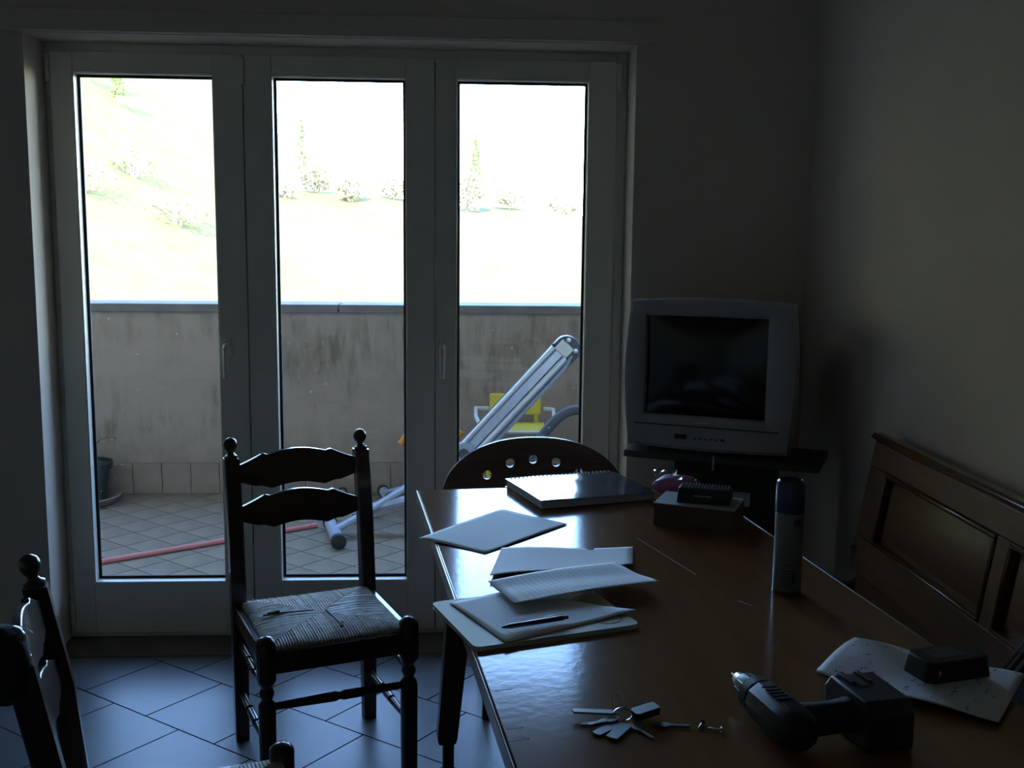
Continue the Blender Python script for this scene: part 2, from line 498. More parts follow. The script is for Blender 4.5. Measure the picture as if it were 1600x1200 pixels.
def leaf(n, x0, x1, p0, p1, handle_x, hinges, label):
    z0, z1, q0, q1 = .022, 2.040, .207, 1.974
    ya, yb = DY, DY+.068
    e = empty('door_%d' % n, (0, 0, 0)); struct(e, label, 'glazed door')
    g = .0015
    for a, b in ((x0+g, p0), (p1, x1-g)):
        MB().span(a, b, ya, yb, z0, z1).build('stile', M['pvc'], e, .0025)
    for a, b in ((z0, q0), (q1, z1)):
        MB().span(p0, p1, ya+.0004, yb-.0004, a, b).build('rail', M['pvc'], e, .002)
    bd = MB(); k = .003
    # glazing bead lining the opening, then the black gasket, then the pane set well back
    for (a, b, c, d) in ((p0, p0+k, q0, q1), (p1-k, p1, q0, q1), (p0+k, p1-k, q0, q0+k), (p0+k, p1-k, q1-k, q1)):
        bd.span(a, b, ya+.003, ya+.044, c, d)
    bd.build('glazing_bead', M['pvc'], e, .001)
    gk = MB(); k = .012
    for (a, b, c, d) in ((p0, p0+k, q0, q1), (p1-k, p1, q0, q1), (p0+k, p1-k, q0, q0+k), (p0+k, p1-k, q1-k, q1)):
        gk.span(a, b, ya+.0445, ya+.0485, c, d)
    gk.build('gasket', M['gasket'], e)
    MB().span(p0+.002, p1-.002, ya+.0495, ya+.0545, q0+.002, q1-.002).build('pane', M['glass'], e, smooth=False)
    if handle_x is not None:
        h = MB(); h.span(handle_x-.014, handle_x+.014, ya-.008, ya, 1.015, 1.085)
        ho = h.build('handle_plate', M['pvc'], e, .004)
        l = MB(); l.tube([(handle_x, ya-.004, 1.062), (handle_x, ya-.040, 1.062), (handle_x, ya-.048, 1.054), (handle_x, ya-.048, .95)], [.009, .009, .010, .0085], 10)
        lo = l.build('lever', M['pvc'], ho); lo['label'] = 'lever pointing down'
    for hx in hinges:
        for hz in (1.985, .10):
            MB().tube([(hx, ya-.006, hz-.045), (hx, ya-.006, hz+.045)], .0075, 10).build('hinge', M['pvc'], e)
    # rebate strip that closes the joint to the next leaf
    if n < 3: MB().span(x1-.018, x1+.018, yb+.0005, yb+.012, z0, z1).build('rebate_strip', M['pvc'], e, .002)
    return e
leaf(1, -1.331, -.695, -1.256, -.794, -.766, (-1.336,), 'leftmost off white glazed door leaf with lever handle')
leaf(2, -.695, -.048, -.600, -.147, None, (-.695,), 'middle off white glazed door leaf without a handle')
leaf(3, -.048, .576, .026, .482, -.022, (.582,), 'glazed door leaf nearest the television with lever handle')

# ------------------------------------------------------------------ balcony
YP = 6.03
bf = MB().span(-4.2, 4.2, YO, YP+.25, -.25, -.024).build('balcony_floor', M['bgrout'])
struct(bf, 'beige diagonal tiles on the balcony floor', 'balcony floor')
tile_field(bf, M['btile'], -4.2, 4.2, YO, YP-.001, R(-42), .172, .160, -4.12, 2.86, .006, -.012, -.030, 0,
           lambda c: -2.05 < c[0] < .75 and c[1] > 4.35, 'tile_field')
struct(MB().span(OX0+.001, OX1-.001, 3.902, YO+.03, -.1, .0).build('trim_4', M['coping'], None, .003), 'pale stone sill outside the balcony doors', 'trim')
pp = MB().span(-4.2, 4.2, YP, YP+.20, -.02, 1.008).build('balcony_parapet', M['parapet'])
struct(pp, 'stained plaster parapet wall around the balcony', 'parapet wall')
cm = MB().span(-.797, .797, YP-.035, YP+.235, 0, .045)
cme = cm.mesh('coping_stone', M['coping'])
for i in range(-3, 3):
    inst('coping_stone', cme, pp, (-.607+.8+i*1.6, 0, 1.009))
    pp.children[-1].modifiers.new('e', 'BEVEL').width = .003
sm = MB().span(-.0775, .0775, YP-.013, YP-.0005, -.010, .163).mesh('skirting_tile', M['skirt'])
for i in range(-15, 17):
    inst('skirting_tile', sm, pp, (-1.668+1.58+.159*i, 0, 0))
for xe, lab in ((-2.9, 'balcony end wall beyond the flower pot'), (2.3, 'balcony end wall beyond the exercise machine')):
    struct(MB().span(xe-.1, xe+.1, YO, YP-.036, -.023, CEIL+.151).build('balcony_end_wall', M['facade']), lab, 'wall')

# ------------------------------------------------------------------ ground and plants beyond the balcony
def gz(x, y):
    z = -3.0 + (y-10)*.1245
    if y > 56: z = -3.0 + 46*.1245 - (y-56)*.02
    z += -.075*(x-2)*min(1, max(0, (y-12)/43))
    if x < -8: z += (-8-x)*.75*min(1, max(0, (y-20)/25))
    z += .12*math.sin(x*.7+y*.31) + .08*math.sin(y*.9-x*.4)
    return z
g = MB(); NX, NY = 90, 70
for j in range(NY+1):
    y = 9 + (j/NY)**1.3*150
    for i in range(NX+1):
        x = -75 + i/NX*150
        g.v.append((x, y, gz(x, y)))
for j in range(NY):
    for i in range(NX):
        a = j*(NX+1)+i; g.f.append((a, a+1, a+NX+2, a+NX+1))
struct(g.build('ground', M['meadow']), 'sunlit meadow rising beyond the balcony', 'ground')

def shrub(name, loc, rx, rz, n, size, mt, seed, label, cat, trunk=.0, cone=False, group=None):
    rnd = random.Random(seed)
    e = empty(name, loc); tag(e, label, cat, group)
    tw = MB()
    for k in range(7):
        a = rnd.random()*6.28; d = rx*rnd.uniform(.2, .8)
        h = trunk + 2*rz*rnd.uniform(.45, .85)
        tw.tube([(0, 0, -.3), (d*.3*math.cos(a), d*.3*math.sin(a), h*.45), (d*math.cos(a), d*math.sin(a), h)], [.035*rx, .025*rx, .008*rx], 5)
    tw.build('stem', M['twig'], e)
    f = MB()
    for k in range(n):
        while True:
            p = Vector((rnd.uniform(-1, 1), rnd.uniform(-1, 1), rnd.uniform(-1, 1)))
            if p.length < 1 and p.length > .25: break
        if cone:
            s_ = (1-p.z)/2*.9+.1; q = Vector((p.x*rx*s_, p.y*rx*s_, trunk+rz+p.z*rz))
        else:
            q = Vector((p.x*rx, p.y*rx, trunk+rz+p.z*rz))
        a = Vector((rnd.uniform(-1, 1), rnd.uniform(-1, 1), rnd.uniform(-1, 1))).normalized()
        b = a.orthogonal().normalized(); s_ = size*rnd.uniform(.6, 1.3)
        f.add([q-a*s_, q+b*s_*.5, q+a*s_, q-b*s_*.5], [(0, 1, 2, 3)])
    f.build('foliage', mt, e, smooth=False)
    return e
def at(px, y, dz=0):
    x = (px-701)/1690*y
    return (x, y, gz(x, y)+dz)
shrub('shrub', at(440, 52), .8, .45, 260, .13, M['dryleaf'], 1, 'small pale shrub at the left end of the meadow edge', 'shrub')
shrub('shrub', at(500, 55), .85, .7, 380, .13, M['dryleaf'], 2, 'dry round shrub seen through the middle door leaf', 'shrub')
shrub('shrub', at(552, 53), .7, .6, 300, .13, M['dryleaf'], 3, 'brownish shrub in the middle of the meadow edge', 'shrub')
shrub('shrub', at(615, 55), .8, .55, 300, .13, M['dryleaf'], 4, 'low dry shrub just left of the wide door stile', 'shrub')
shrub('shrub', at(735, 54), .7, 1.0, 420, .13, M['dryleaf'], 5, 'upright dry shrub at the left of the third pane', 'shrub')
shrub('shrub', at(795, 56), .9, .6, 300, .13, M['dryleaf'], 6, 'pale shrub in the middle of the third pane', 'shrub')
shrub('shrub', at(880, 55), 1.1, .5, 300, .13, M['dryleaf'], 8, 'low pale shrub at the right end of the meadow edge', 'shrub')
shrub('slender_tree', at(742, 58), .55, 1.5, 260, .14, M['greenleaf'], 9, 'slim green tree behind the upright dry shrub', 'tree', .6, True)
shrub('slender_tree', at(478, 60), .5, 1.5, 150, .13, M['greenleaf'], 10, 'slim pale green tree behind the middle pane shrubs', 'tree', 1.0, True)
shrub('slender_tree', at(165, 46, 0), .5, 1.4, 300, .12, M['greenleaf'], 11, 'taller of two slim green trees on the left slope', 'tree', .3, True)
shrub('slender_tree', at(207, 46, 0), .45, 1.0, 240, .12, M['greenleaf'], 12, 'shorter of two slim green trees on the left slope', 'tree', .2, True)
for k, (px, y, lab) in enumerate(((150, 36, 'dry twiggy bush low on the left slope'), (225, 40, 'dry twiggy bush beside the slim trees on the slope'), (290, 38, 'dry twiggy bush near the right of the first pane'))):
    shrub('shrub', at(px, y), 1.1, .5, 220, .10, M['dryleaf'], 20+k, lab, 'shrub')

# ------------------------------------------------------------------ rush chairs
def slat_profile(w, h):
    top = []; bot = []
    n = 48
    for i in range(n+1):
        u = -1+2*i/n; a = abs(u)
        if a > .56: tv = .030*(1-(a-.56)/.44)**1.2
        elif a > .50: tv = .030 - .006*math.sin((.56-a)/.06*math.pi/2)
        else: tv = .024 + .013*math.cos(a/.5*math.pi/2)
        top.append((u*w/2, h/2 + tv - .012))
        if a > .72: bv = .016*(a-.72)/.28
        elif a > .62: bv = .0
        elif a > .45: bv = -.010*(.62-a)/.17
        else: bv = -.010 + .012*math.cos(a/.45*math.pi/2)
        bot.append((u*w/2, -h/2 + bv))
    return top + bot[::-1]

def make_chair():
    e = empty('rush_chair')
    W, S = .19, .187            # half width, half depth
    hs = .405                   # seat frame height
    for sx in (-1, 1):
        # rear post: square, kinked at the seat, leaning back above it, ball finial
        pts = [(-.185, 0), (-.187, .20), (-.190, .40), (-.212, .62), (-.250, .815)]
        rings = []
        for (y, z) in pts:
            a = .021 if z > .05 else .0185
            rings.append([(sx*W+dx, y+dy, z) for dx, dy in ((-a, -a+.004), (-a+.004, -a), (a-.004, -a), (a, -a+.004), (a, a-.004), (a-.004, a), (-a+.004, a), (-a, a-.004))])
        p = MB().loft(rings).build('back_post', M['chairwood'], e)
        tilt = Matrix.Rotation(R(11), 3, 'X')
        fprof = [(.020, 0), (.0195, .004), (.019, .009), (.012, .013), (.0095, .018), (.0105, .022), (.0165, .029), (.0195, .038), (.0195, .045), (.016, .054), (.008, .060), (.002, .0615)]
        MB().lathe(fprof, 18, (sx*W, -.249, .813), tilt).build('finial', M['chairwood'], p)
        # front leg: dome, square block, turned waist, square lower leg
        prof = [(.018, 0), (.021, .01), (.022, .255), (.0215, .262), (.0165, .268), (.0135, .274), (.0175, .283), (.0195, .291), (.0175, .299), (.0135, .306), (.0175, .312), (.0225, .320), (.0245, .33), (.0245, .425), (.0215, .432), (.014, .439), (.003, .442)]
        def sqf(z): return .85 if (z < .258 or .325 < z < .428) else 0.0
        MB().lathe(prof, 24, (sx*W, S, 0), None, lambda z: sqf(z)*.55).build('leg', M['chairwood'], e)
    # seat rails
    MB().box((0, S+.004, .372), (2*W-.03, .022, .058)).build('seat_rail', M['chairwood'], e, .003)
    MB().box((0, -.188, .375), (2*W-.03, .020, .045)).build('seat_rail', M['chairwood'], e, .003)
    for sx in (-1, 1):
        MB().box((sx*(W+.004), 0, .378), (.020, 2*S-.03, .050)).build('seat_rail', M['chairwood'], e, .003)
    # stretchers
    def stretcher(a, b, rr, name='stretcher'):
        a = Vector(a); b = Vector(b); P = []; Q = []
        for tt, k in ((0, .75), (.30, 1), (.36, 1.12), (.37, .7), (.39, .7), (.40, 1.12), (.5, 1.18), (.6, 1.12), (.61, .7), (.63, .7), (.64, 1.12), (.70, 1), (1, .75)):
            P.append(a.lerp(b, tt)); Q.append(rr*k)
        MB().tube(P, Q, 12).build(name, M['chairwood'], e)
    MB().tube([(-W, S, .252), (-.05, S, .252), (-.012, S, .252), (0, S, .252), (.012, S, .252), (.05, S, .252), (W, S, .252)], [.010, .0135, .014, .010, .014, .0135, .010], 12, .6).build('stretcher', M['chairwood'], e)
    for sx in (-1, 1):
        stretcher((sx*W, -.186, .148), (sx*W, S, .148), .0105)
        stretcher((sx*W, -.186, .292), (sx*W, S, .292), .009)
    stretcher((-W, -.186, .21), (W, -.186, .21), .0095)
    # wavy slats between the leaning posts
    for zc, h in ((.768, .074), (.655, .068)):
        y0 = -.213 - (zc-.62)*.195
        P = slat_profile(2*W-.034, h)
        def fn(a, b, tq, y0=y0, zc=zc): return (a, y0 - b*.195 + (tq-.5)*.014 - .010*(1-(a/W)**2), zc+b)
        mb = MB()
        n = len(P)//2
        for lay in (0, 1):
            for q in P: mb.v.append(fn(q[0], q[1], lay))
        N = len(P)
        for i in range(n-1):
            j0, j1 = i, i+1; k0, k1 = N-1-i, N-2-i
            mb.f.append((j0, j1, k1, k0)); mb.f.append((N+j0, N+k0, N+k1, N+j1))
        for i in range(N): mb.f.append((i, (i+1) % N, N+(i+1) % N, N+i))
        mb.build('back_slat', M['chairwood'], e, .002)
    # rush seat: four wedges of strands meeting on the diagonals
    rs = MB(); rnd = random.Random(3)
    hw, hd = W-.008, S-.004
    pitch_ = .0074
    def hgt(x, y): return .409 + .010*(1-max(abs(x)/hw, abs(y)/hd)**4) - .004*math.exp(-((x/hw)**2+(y/hd)**2)*8)
    for side in range(4):
        L, D = (hw, hd) if side in (0, 2) else (hd, hw)
        n = int(2*L/pitch_)
        for i in range(n):
            a = -L + (i+.5)*2*L/n
            a2 = a
            dep = D*abs(a)/L          # where the strand meets the diagonal
            pts = []
            for tt in (1.03, 1.0, .92, .5, 0):
                dd = dep + (D-dep)*min(tt, 1)
                x, y = ((a2, dd) if side == 0 else (-a2, -dd) if side == 2 else (dd, -a2) if side == 1 else (-dd, a2))
                z = hgt(x, y) + rnd.uniform(-.0006, .0006)
                if tt > 1: z -= .014
                elif tt == 1.0: z -= .003
                if tt > 1:
                    k = 1.015; x, y = (x, y*k) if side in (0, 2) else (x*k, y)
                pts.append((x, y, z))
            if (D-dep) < .004: continue
            rs.tube(pts, .0040*rnd.uniform(.8, 1.12), 6)
    rs.build('rush_seat', M['rush'], e)
    MB().box((0, 0, .400), (2*hw-.004, 2*hd-.004, .012)).build('seat_core', M['rushdark'], e)
    return e

chairA = make_chair()
chairA.location = (-.350, 2.89, 0); chairA.rotation_euler = (0, 0, R(201))
tag(chairA, 'dark wooden chair with woven rush seat facing the room before the balcony doors', 'chair', 'rush seat chairs')
chairB = copy_tree(chairA)
chairB.location = (-.456, 1.835, 0); chairB.rotation_euler = (0, 0, R(-73))
tag(chairB, 'dark rush seat chair in the near corner, seen edge on at the picture edge', 'chair', 'rush seat chairs')
# torn strands on the seat of the first chair only
for pts in ([(.155, -.02, .4215), (.10, -.018, .4235), (.02, -.003, .424)], [(-.012, .01, .424), (-.016, .07, .4245), (-.02, .12, .424)]):
    MB().tube(pts, [.0028, .0022, .0015], 6).build('torn_strand', M['rushdark'], chairA)
for c_, a_ in (((.125, -.024, .4255), 12), ((-.022, .135, .4265), 70)):
    MB().box(c_, (.034, .007, .006), Matrix.Rotation(R(a_), 3, 'Z')).build('torn_strand', M['rushdark'], chairA, .001)

# dark cloth hung over the near post of the second chair
lump = MB(); rnd = random.Random(5)
rings = []
for (z, rx_, ry_) in ((.0, .012, .012), (-.008, .030, .028), (-.03, .040, .034), (-.07, .043, .034), (-.105, .040, .030), (-.118, .020, .016)):
    rings.append([(rx_*math.cos(a)*(1+.10*math.sin(3*a+z*60)), ry_*math.sin(a)*(1+.12*math.cos(2*a+z*45)), z) for a in [2*math.pi*k/16 for k in range(16)]])
lump.loft(rings)
lo = lump.build('cloth_cap', M['blacksoft'])
tag(lo, 'black cloth hung over the back post of the near corner chair', 'cloth')
LUMP = lo

# ------------------------------------------------------------------ table
TZ = .77; TA = math.atan(.112)
tab = empty('dining_table', (.008, 2.0, 0), TA)       # local x across, local y along
TW, TY0, TY1 = .783, -1.05, .855
tag(tab, 'brown wooden dining table with tapered legs, cluttered with papers and tools', 'table')
MB().span(.0045, TW-.0045, TY0+.0045, TY1-.0045, TZ-.030, TZ).build('table_top', M['tabletop'], tab, .002)
eb = MB()
eb.span(0, .0042, TY0, TY1, TZ-.031, TZ-.0005); eb.span(TW-.0042, TW, TY0, TY1, TZ-.031, TZ-.0005)
eb.span(.0043, TW-.0043, TY0, TY0+.0042, TZ-.031, TZ-.0005); eb.span(.0043, TW-.0043, TY1-.0042, TY1, TZ-.031, TZ-.0005)
eb.build('edge_band', M['tableedge'], tab, .0018, seg=2)
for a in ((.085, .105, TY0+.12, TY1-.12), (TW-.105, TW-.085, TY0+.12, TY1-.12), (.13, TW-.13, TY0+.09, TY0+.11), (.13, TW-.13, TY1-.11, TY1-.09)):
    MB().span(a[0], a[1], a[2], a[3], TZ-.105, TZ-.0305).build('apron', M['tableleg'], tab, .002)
for sx in (0, 1):
    for sy in (0, 1):
        X = (lambda v: v) if sx == 0 else (lambda v: TW-v)
        Y = (lambda v: TY1-v) if sy == 0 else (lambda v: TY0+v)
        rg = []
        for z, xa, xb, ya, yb in ((TZ-.031, .093, .165, .07, .13), (.42, .070, .134, .065, .12), (.105, .048, .102, .06, .108), (.088, .052, .098, .064, .104)):
            rg.append([(X(xa), Y(ya), z), (X(xb), Y(ya), z), (X(xb), Y(yb), z), (X(xa), Y(yb), z)])
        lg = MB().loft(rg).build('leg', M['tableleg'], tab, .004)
        MB().loft([[(X(a), Y(b), z) for a, b in ((.064, .068), (.094, .068), (.094, .098), (.064, .098))] for z in (.0, .0885)]).build('foot', M['tableleg'], lg, .003)
def tl(x, y):      # world -> table local
    v = Matrix.Rotation(-TA, 2) @ Vector((x-.008, y-2.0)); return v.x, v.y
for (a, b, wd) in (((.43, 2.03+.35), (.505, 2.11), .0008), ((.07, 1.56), (.098, 1.565), .0012), ((.082, 1.43), (.106, 1.437), .0012), ((.083, 1.395), (.112, 1.402), .0012), ((.55, 1.95), (.57, 1.92), .0008)):
    A = tl(*a); B = tl(*b); d = Vector((B[0]-A[0], B[1]-A[1])); an = math.atan2(d.y, d.x)
    MB().box(((A[0]+B[0])/2, (A[1]+B[1])/2, TZ+.0002), (d.length, wd, .0004), Matrix.Rotation(an, 3, 'Z')).build('scratch', M['scratch'], tab)

# ------------------------------------------------------------------ things on the table
def sheet(name, corners, label, cat, mt, lift=lambda u, v: 0, n=16, th=.0004, z0=TZ):
    """corners in order (u0v0),(u1v0),(u1v1),(u0v1) as world xy; lift gives height above z0"""
    c = [Vector(q) for q in corners]
    vs = []; uvs = []
    ctr = sum(c, Vector((0, 0)))/4
    for j in range(n+1):
        for i in range(n+1):
            u, v = i/n, j/n
            q = c[0]*(1-u)*(1-v)+c[1]*u*(1-v)+c[2]*u*v+c[3]*(1-u)*v - ctr
            vs.append((q.x, q.y, lift(u, v))); uvs.append((u, v))
    me = bpy.data.meshes.new(name)
    fs = [(j*(n+1)+i, j*(n+1)+i+1, (j+1)*(n+1)+i+1, (j+1)*(n+1)+i) for j in range(n) for i in range(n)]
    me.from_pydata(vs, [], fs)
    ul = me.uv_layers.new(name='UVMap')
    for l in me.loops: ul.data[l.index].uv = uvs[l.vertex_index]
    me.materials.append(mt); me.shade_smooth()
    o = bpy.data.objects.new(name, me); COL.objects.link(o)
    o.location = (ctr.x, ctr.y, z0)
    s = o.modifiers.new('thickness', 'SOLIDIFY'); s.thickness = th; s.offset = 1
    tag(o, label, cat)
    return o
sheet('paper_sheet', [(-.067, 2.383), (.079, 2.261), (.285, 2.494), (.135, 2.641)], 'single blank sheet overhanging the table edge below the ring binder', 'paper', M['paper'],
      lambda u, v: .0015 + .004*v*(1-v) + .002*math.sin(u*5+v*3)*(.2+.8*u*(1-u)*4)*.5)
# cream folder with rounded corners, sheets and pen on it
nb = empty('cream_folder', (.153, 1.872, TZ), R(18.8))
tag(nb, 'cream cardboard folder with rounded corners and a round stamp, under loose sheets', 'folder')
def rrect(w, h, r, n=6):
    P = []
    for cx, cy, a0 in ((w/2-r, h/2-r, 0), (-w/2+r, h/2-r, 90), (-w/2+r, -h/2+r, 180), (w/2-r, -h/2+r, 270)):
        for k in range(n+1):
            a = R(a0+90*k/n); P.append((cx+r*math.cos(a), cy+r*math.sin(a)))
    return P
FW, FH = .310, .236
MB().prism(rrect(FW-.004, FH-.004, .012), 1, lambda a, b, t: (a, b, .001 if t == 0 else .0075)).build('pages', M['pages'], nb)
MB().prism(rrect(FW, FH, .014), 1, lambda a, b, t: (a, b, .0078 if t == 0 else .0088)).build('cover', M['manila'], nb)
MB().prism(rrect(FW, FH, .014), 1, lambda a, b, t: (a, b, .0 if t == 0 else .0009)).build('back_cover', M['manila'], nb)
st = MB()
sc_ = Vector((.112, -.072))
st.tube([(sc_.x+.026*math.cos(a), sc_.y+.026*math.sin(a), .0089) for a in [2*math.pi*k/32 for k in range(32)]], .0007, 5, closed=True)
for pts in ([(-.013, .004), (-.006, .006), (-.010, -.004), (-.003, -.003)], [(.001, .005), (.001, -.004), (.006, -.003)], [(.009, .004), (.014, .002), (.010, -.004)]):
    st.tube([(sc_.x+a, sc_.y+b, .0089) for a, b in pts], .0007, 5)
st.tube([(sc_.x-.016, sc_.y+.010, .0089), (sc_.x+.010, sc_.y+.011, .0089)], .0007, 5)
so_ = st.build('stamp', M['stampink'], nb); so_['label'] = 'dark round stamp mark'
F0 = .0105
sheet('paper_sheet', [(.122, 1.995), (.003, 1.926), (.096, 1.727), (.212, 1.800)][0:1] + [(.003, 1.926), (.096, 1.727), (.340, 1.868)], 'ruled sheet lying on the cream folder under the pen', 'paper', M['paperlined'],
      lambda u, v: F0 + .002*math.sin(v*6)*(v*(1-v)) + .012*max(0, v-.75)*max(0, .3-u)*4)
sheet('paper_sheet', [(.082, 2.080), (.381, 2.146), (.408, 2.300), (.117, 2.303)], 'sheet half hidden under the ruled page beside the cream folder', 'paper', M['paper'],
      lambda u, v: .0015 + .010*(1-v)*(1-v) + .002*math.sin(u*7))
sheet('paper_sheet', [(.342, 2.143), (.077, 2.027), (.121, 1.884), (.408, 1.999)], 'curled ruled page lying uppermost across the other sheets', 'paper', M['paperlined'],
      lambda u, v: .0165 + .008*math.sin(math.pi*u)*.5 + .006*v*v + .003*math.sin(v*9+u*2)*.4)
# pen
pe = empty('ballpoint_pen', (.153, 1.800, TZ+.0182), R(21.5)); tag(pe, 'dark ballpoint pen lying on the ruled sheet', 'pen')
rotx = Matrix.Rotation(R(90), 3, 'Y')
MB().lathe([(.0012, -.066), (.0022, -.062), (.0042, -.050), (.0045, -.02), (.0047, .03), (.0046, .052), (.0030, .055), (.0030, .062), (.001, .0625)], 14, (0, 0, 0), rotx).build('barrel', M['pensilver'], pe)
MB().tube([(.052, 0, .0045), (.048, 0, .0072), (.018, 0, .0066)], .0011, 6, 1.8).build('clip', M['chrome'], pe)

# ring bound folder with plastic cover
rb = empty('ring_bound_book', (.231, 2.632, TZ+.0006), R(17.0))
BW, BH = .325, .262
tag(rb, 'thick spiral bound book with shiny grey plastic cover at the far table edge', 'book')
MB().span(.003, BW-.003, .003, BH-.004, .0012, .020).build('pages', M['pages'], rb, .001)
MB().span(0, BW, 0, BH, 0, .001).build('back_cover', M['coverfilm'], rb)
# front cover: a gently waved, glossy sheet
cv = MB(); n = 24
def cvz(u, v): return .0212 + .0020*math.sin(u*5.2+.6)*(.35+.65*v) + .003*(1-v)*abs(u-.5) + .0006*math.sin(u*11+v*4)
for lay in (0, 1):
    for j in range(n+1):
        for i in range(n+1):
            u, v = i/n, j/n
            cv.v.append((u*BW, v*BH, max(.0205, cvz(u, v)) + lay*.0006))
N1 = (n+1)*(n+1)
for j in range(n):
    for i in range(n):
        a = j*(n+1)+i
        cv.f.append((a, a+n+1, a+n+2, a+1)); cv.f.append((N1+a, N1+a+1, N1+a+n+2, N1+a+n+1))
edge = [i for i in range(n+1)] + [(j+1)*(n+1)-1 for j in range(1, n+1)] + [n*(n+1)+i for i in range(n-1, -1, -1)] + [j*(n+1) for j in range(n-1, 0, -1)]
for k in range(len(edge)):
    a, b = edge[k], edge[(k+1) % len(edge)]; cv.f.append((a, b, N1+b, N1+a))
cv.build('front_cover', M['coverfilm'], rb)
ringmesh = MB().tube([(0, BH-.004+.011*math.cos(a), .0125+.0125*math.sin(a)) for a in [2*math.pi*k/14 for k in range(14)]], .0011, 6, closed=True).mesh('binding_ring', M['whiteplastic'])
for i in range(26): inst('binding_ring', ringmesh, rb, (.016+i*(BW-.032)/25, 0, 0))

# cardboard box with black ribbed device
bx = empty('cardboard_box', (.489, 2.490, TZ), R(-25)); tag(bx, 'low cardboard box with grey lid near the far table corner', 'box')
LB, DB, HB = .192, .125, .052
b_ = MB()
for a in ((0, LB, 0, .002), (0, LB, DB-.002, DB), (0, .002, .0021, DB-.0021), (LB-.002, LB, .0021, DB-.0021)):
    b_.span(a[0], a[1], a[2], a[3], .0, HB-.0005)
b_.span(.0021, LB-.0021, .0021, DB-.0021, 0, .002)
b_.build('box_body', M['cardboard'], bx)
MB().span(-.001, LB+.001, -.001, DB+.001, HB, HB+.003).build('box_lid', M['cardgrey'], bx, .0008)
dv = empty('ribbed_charger', (.612, 2.497, TZ+HB+.0032), R(-20)); tag(dv, 'black ribbed charger resting on the low cardboard box', 'charger')
MB().prism([(-.03, 0), (.055, 0), (.055, .020), (.045, .030), (-.004, .030), (-.03, .004)], 1, lambda a, b, t: (-.062 + .124*t, a, b)).build('charger_body', M['black'], dv, .002)
M['rib'] = mat('rib_grey', (.16, .17, .18), .4)
ribm = MB().prism([(-.026, .0065), (.0, .0325), (.044, .0335), (.044, .0295), (.0, .0295), (-.026, .005)], 1, lambda a, b, t: (-.0016+.0032*t, a, b)).mesh('rib', M['rib'])
for i in range(15): inst('rib', ribm, dv, (-.055+i*.0078, 0, 0))
MB().box((-.002, -.018, .0155), (.042, .003, .003)).build('label_strip', M['paleplastic'], dv)

# pink bag in clear film
pk = empty('pink_bag', (.608, 2.765, TZ), R(-10)); tag(pk, 'crumpled pink plastic bag with clear film beside the ring bound book', 'bag')
def lumpy(rx, ry, rz, seed, amp=.18, nu=20, nv=12, zc=None, flat=True):
    rnd = random.Random(seed); ph = [rnd.uniform(0, 6.28) for _ in range(6)]
    mb = MB(); rings = []
    for j in range(nv+1):
        ph_ = math.pi*(j/nv)
        ring = []
        for i in range(nu):
            a = 2*math.pi*i/nu
            k = 1 + amp*(math.sin(3*a+ph[0]+2*ph_)+math.sin(5*a+ph[1]-3*ph_)*.6+math.sin(2*a+ph[2])*math.sin(4*ph_+ph[3])*.8)*math.sin(ph_)
            z = -math.cos(ph_)*rz*k + rz
            if flat: z = max(.0005 + .0005*j/nv, z)
            ring.append((rx*k*math.sin(ph_)*math.cos(a) + (0 if 0 < j < nv else 1e-4*math.cos(a)), ry*k*math.sin(ph_)*math.sin(a) + (0 if 0 < j < nv else 1e-4*math.sin(a)), z))
        rings.append(ring)
    return mb.loft(rings)
lumpy(.064, .045, .029, 3, .10).build('pouch', M['pinkbag'], pk)
fm = lumpy(.030, .026, .019, 8, .24); fm.v = [(x-.034, y-.014, z+.040) for x, y, z in fm.v]
fm.build('clear_film', M['film'], pk)
fm = lumpy(.034, .024, .012, 11, .25); fm.v = [(x+.018, y-.018, z+.044) for x, y, z in fm.v]
fm.build('clear_film', M['film'], pk)

# spray can
cn = empty('spray_can', (.657, 1.995, TZ)); tag(cn, 'tall spray can with dark blue cap and pale label', 'spray can')
MB().lathe([(.0255, 0), (.0275, .002), (.028, .006), (.0268, .009)], 28).build('base_rim', M['black'], cn)
MB().lathe([(.0268, .009), (.0275, .012), (.0275, .158), (.0262, .162)], 32).build('can_body', M['canwhite'], cn)
MB().lathe([(.0262, .162), (.0278, .1625), (.0280, .170), (.0278, .212), (.0262, .222), (.0225, .2255), (.021, .221), (.012, .219), (.003, .219)], 32).build('cap', M['canblue'], cn)
def can_patch(a0, a1, z0, z1, mt, nm):
    mb = MB(); k = 8; vs = []
    for lay in (.02765, .0279):
        for i in range(k+1):
            a = R(a0+(a1-a0)*i/k)
            for z in (z0, z1): vs.append((lay*math.cos(a), lay*math.sin(a), z))
    n2 = 2*(k+1); fs = []
    for i in range(k):
        q = 2*i; fs += [(q, q+2, q+3, q+1), (n2+q, n2+q+1, n2+q+3, n2+q+2), (q, n2+q, n2+q+2, q+2), (q+1, q+3, n2+q+3, n2+q+1)]
    fs += [(0, 1, n2+1, n2), (2*k, n2+2*k, n2+2*k+1, 2*k+1)]
    mb.add(vs, fs); mb.build(nm, mt, cn)
can_patch(-92, -62, .140, .152, M['canprint'], 'label_print')
for i in range(6): can_patch(-128, -128+random.uniform(34, 52), .022+i*.0056, .0236+i*.0056, M['canprint'], 'label_print')
can_patch(-88, -74, .026, .050, M['canprint'], 'label_print')
can_patch(-126, -100, .062, .064, M['canprint'], 'label_print')

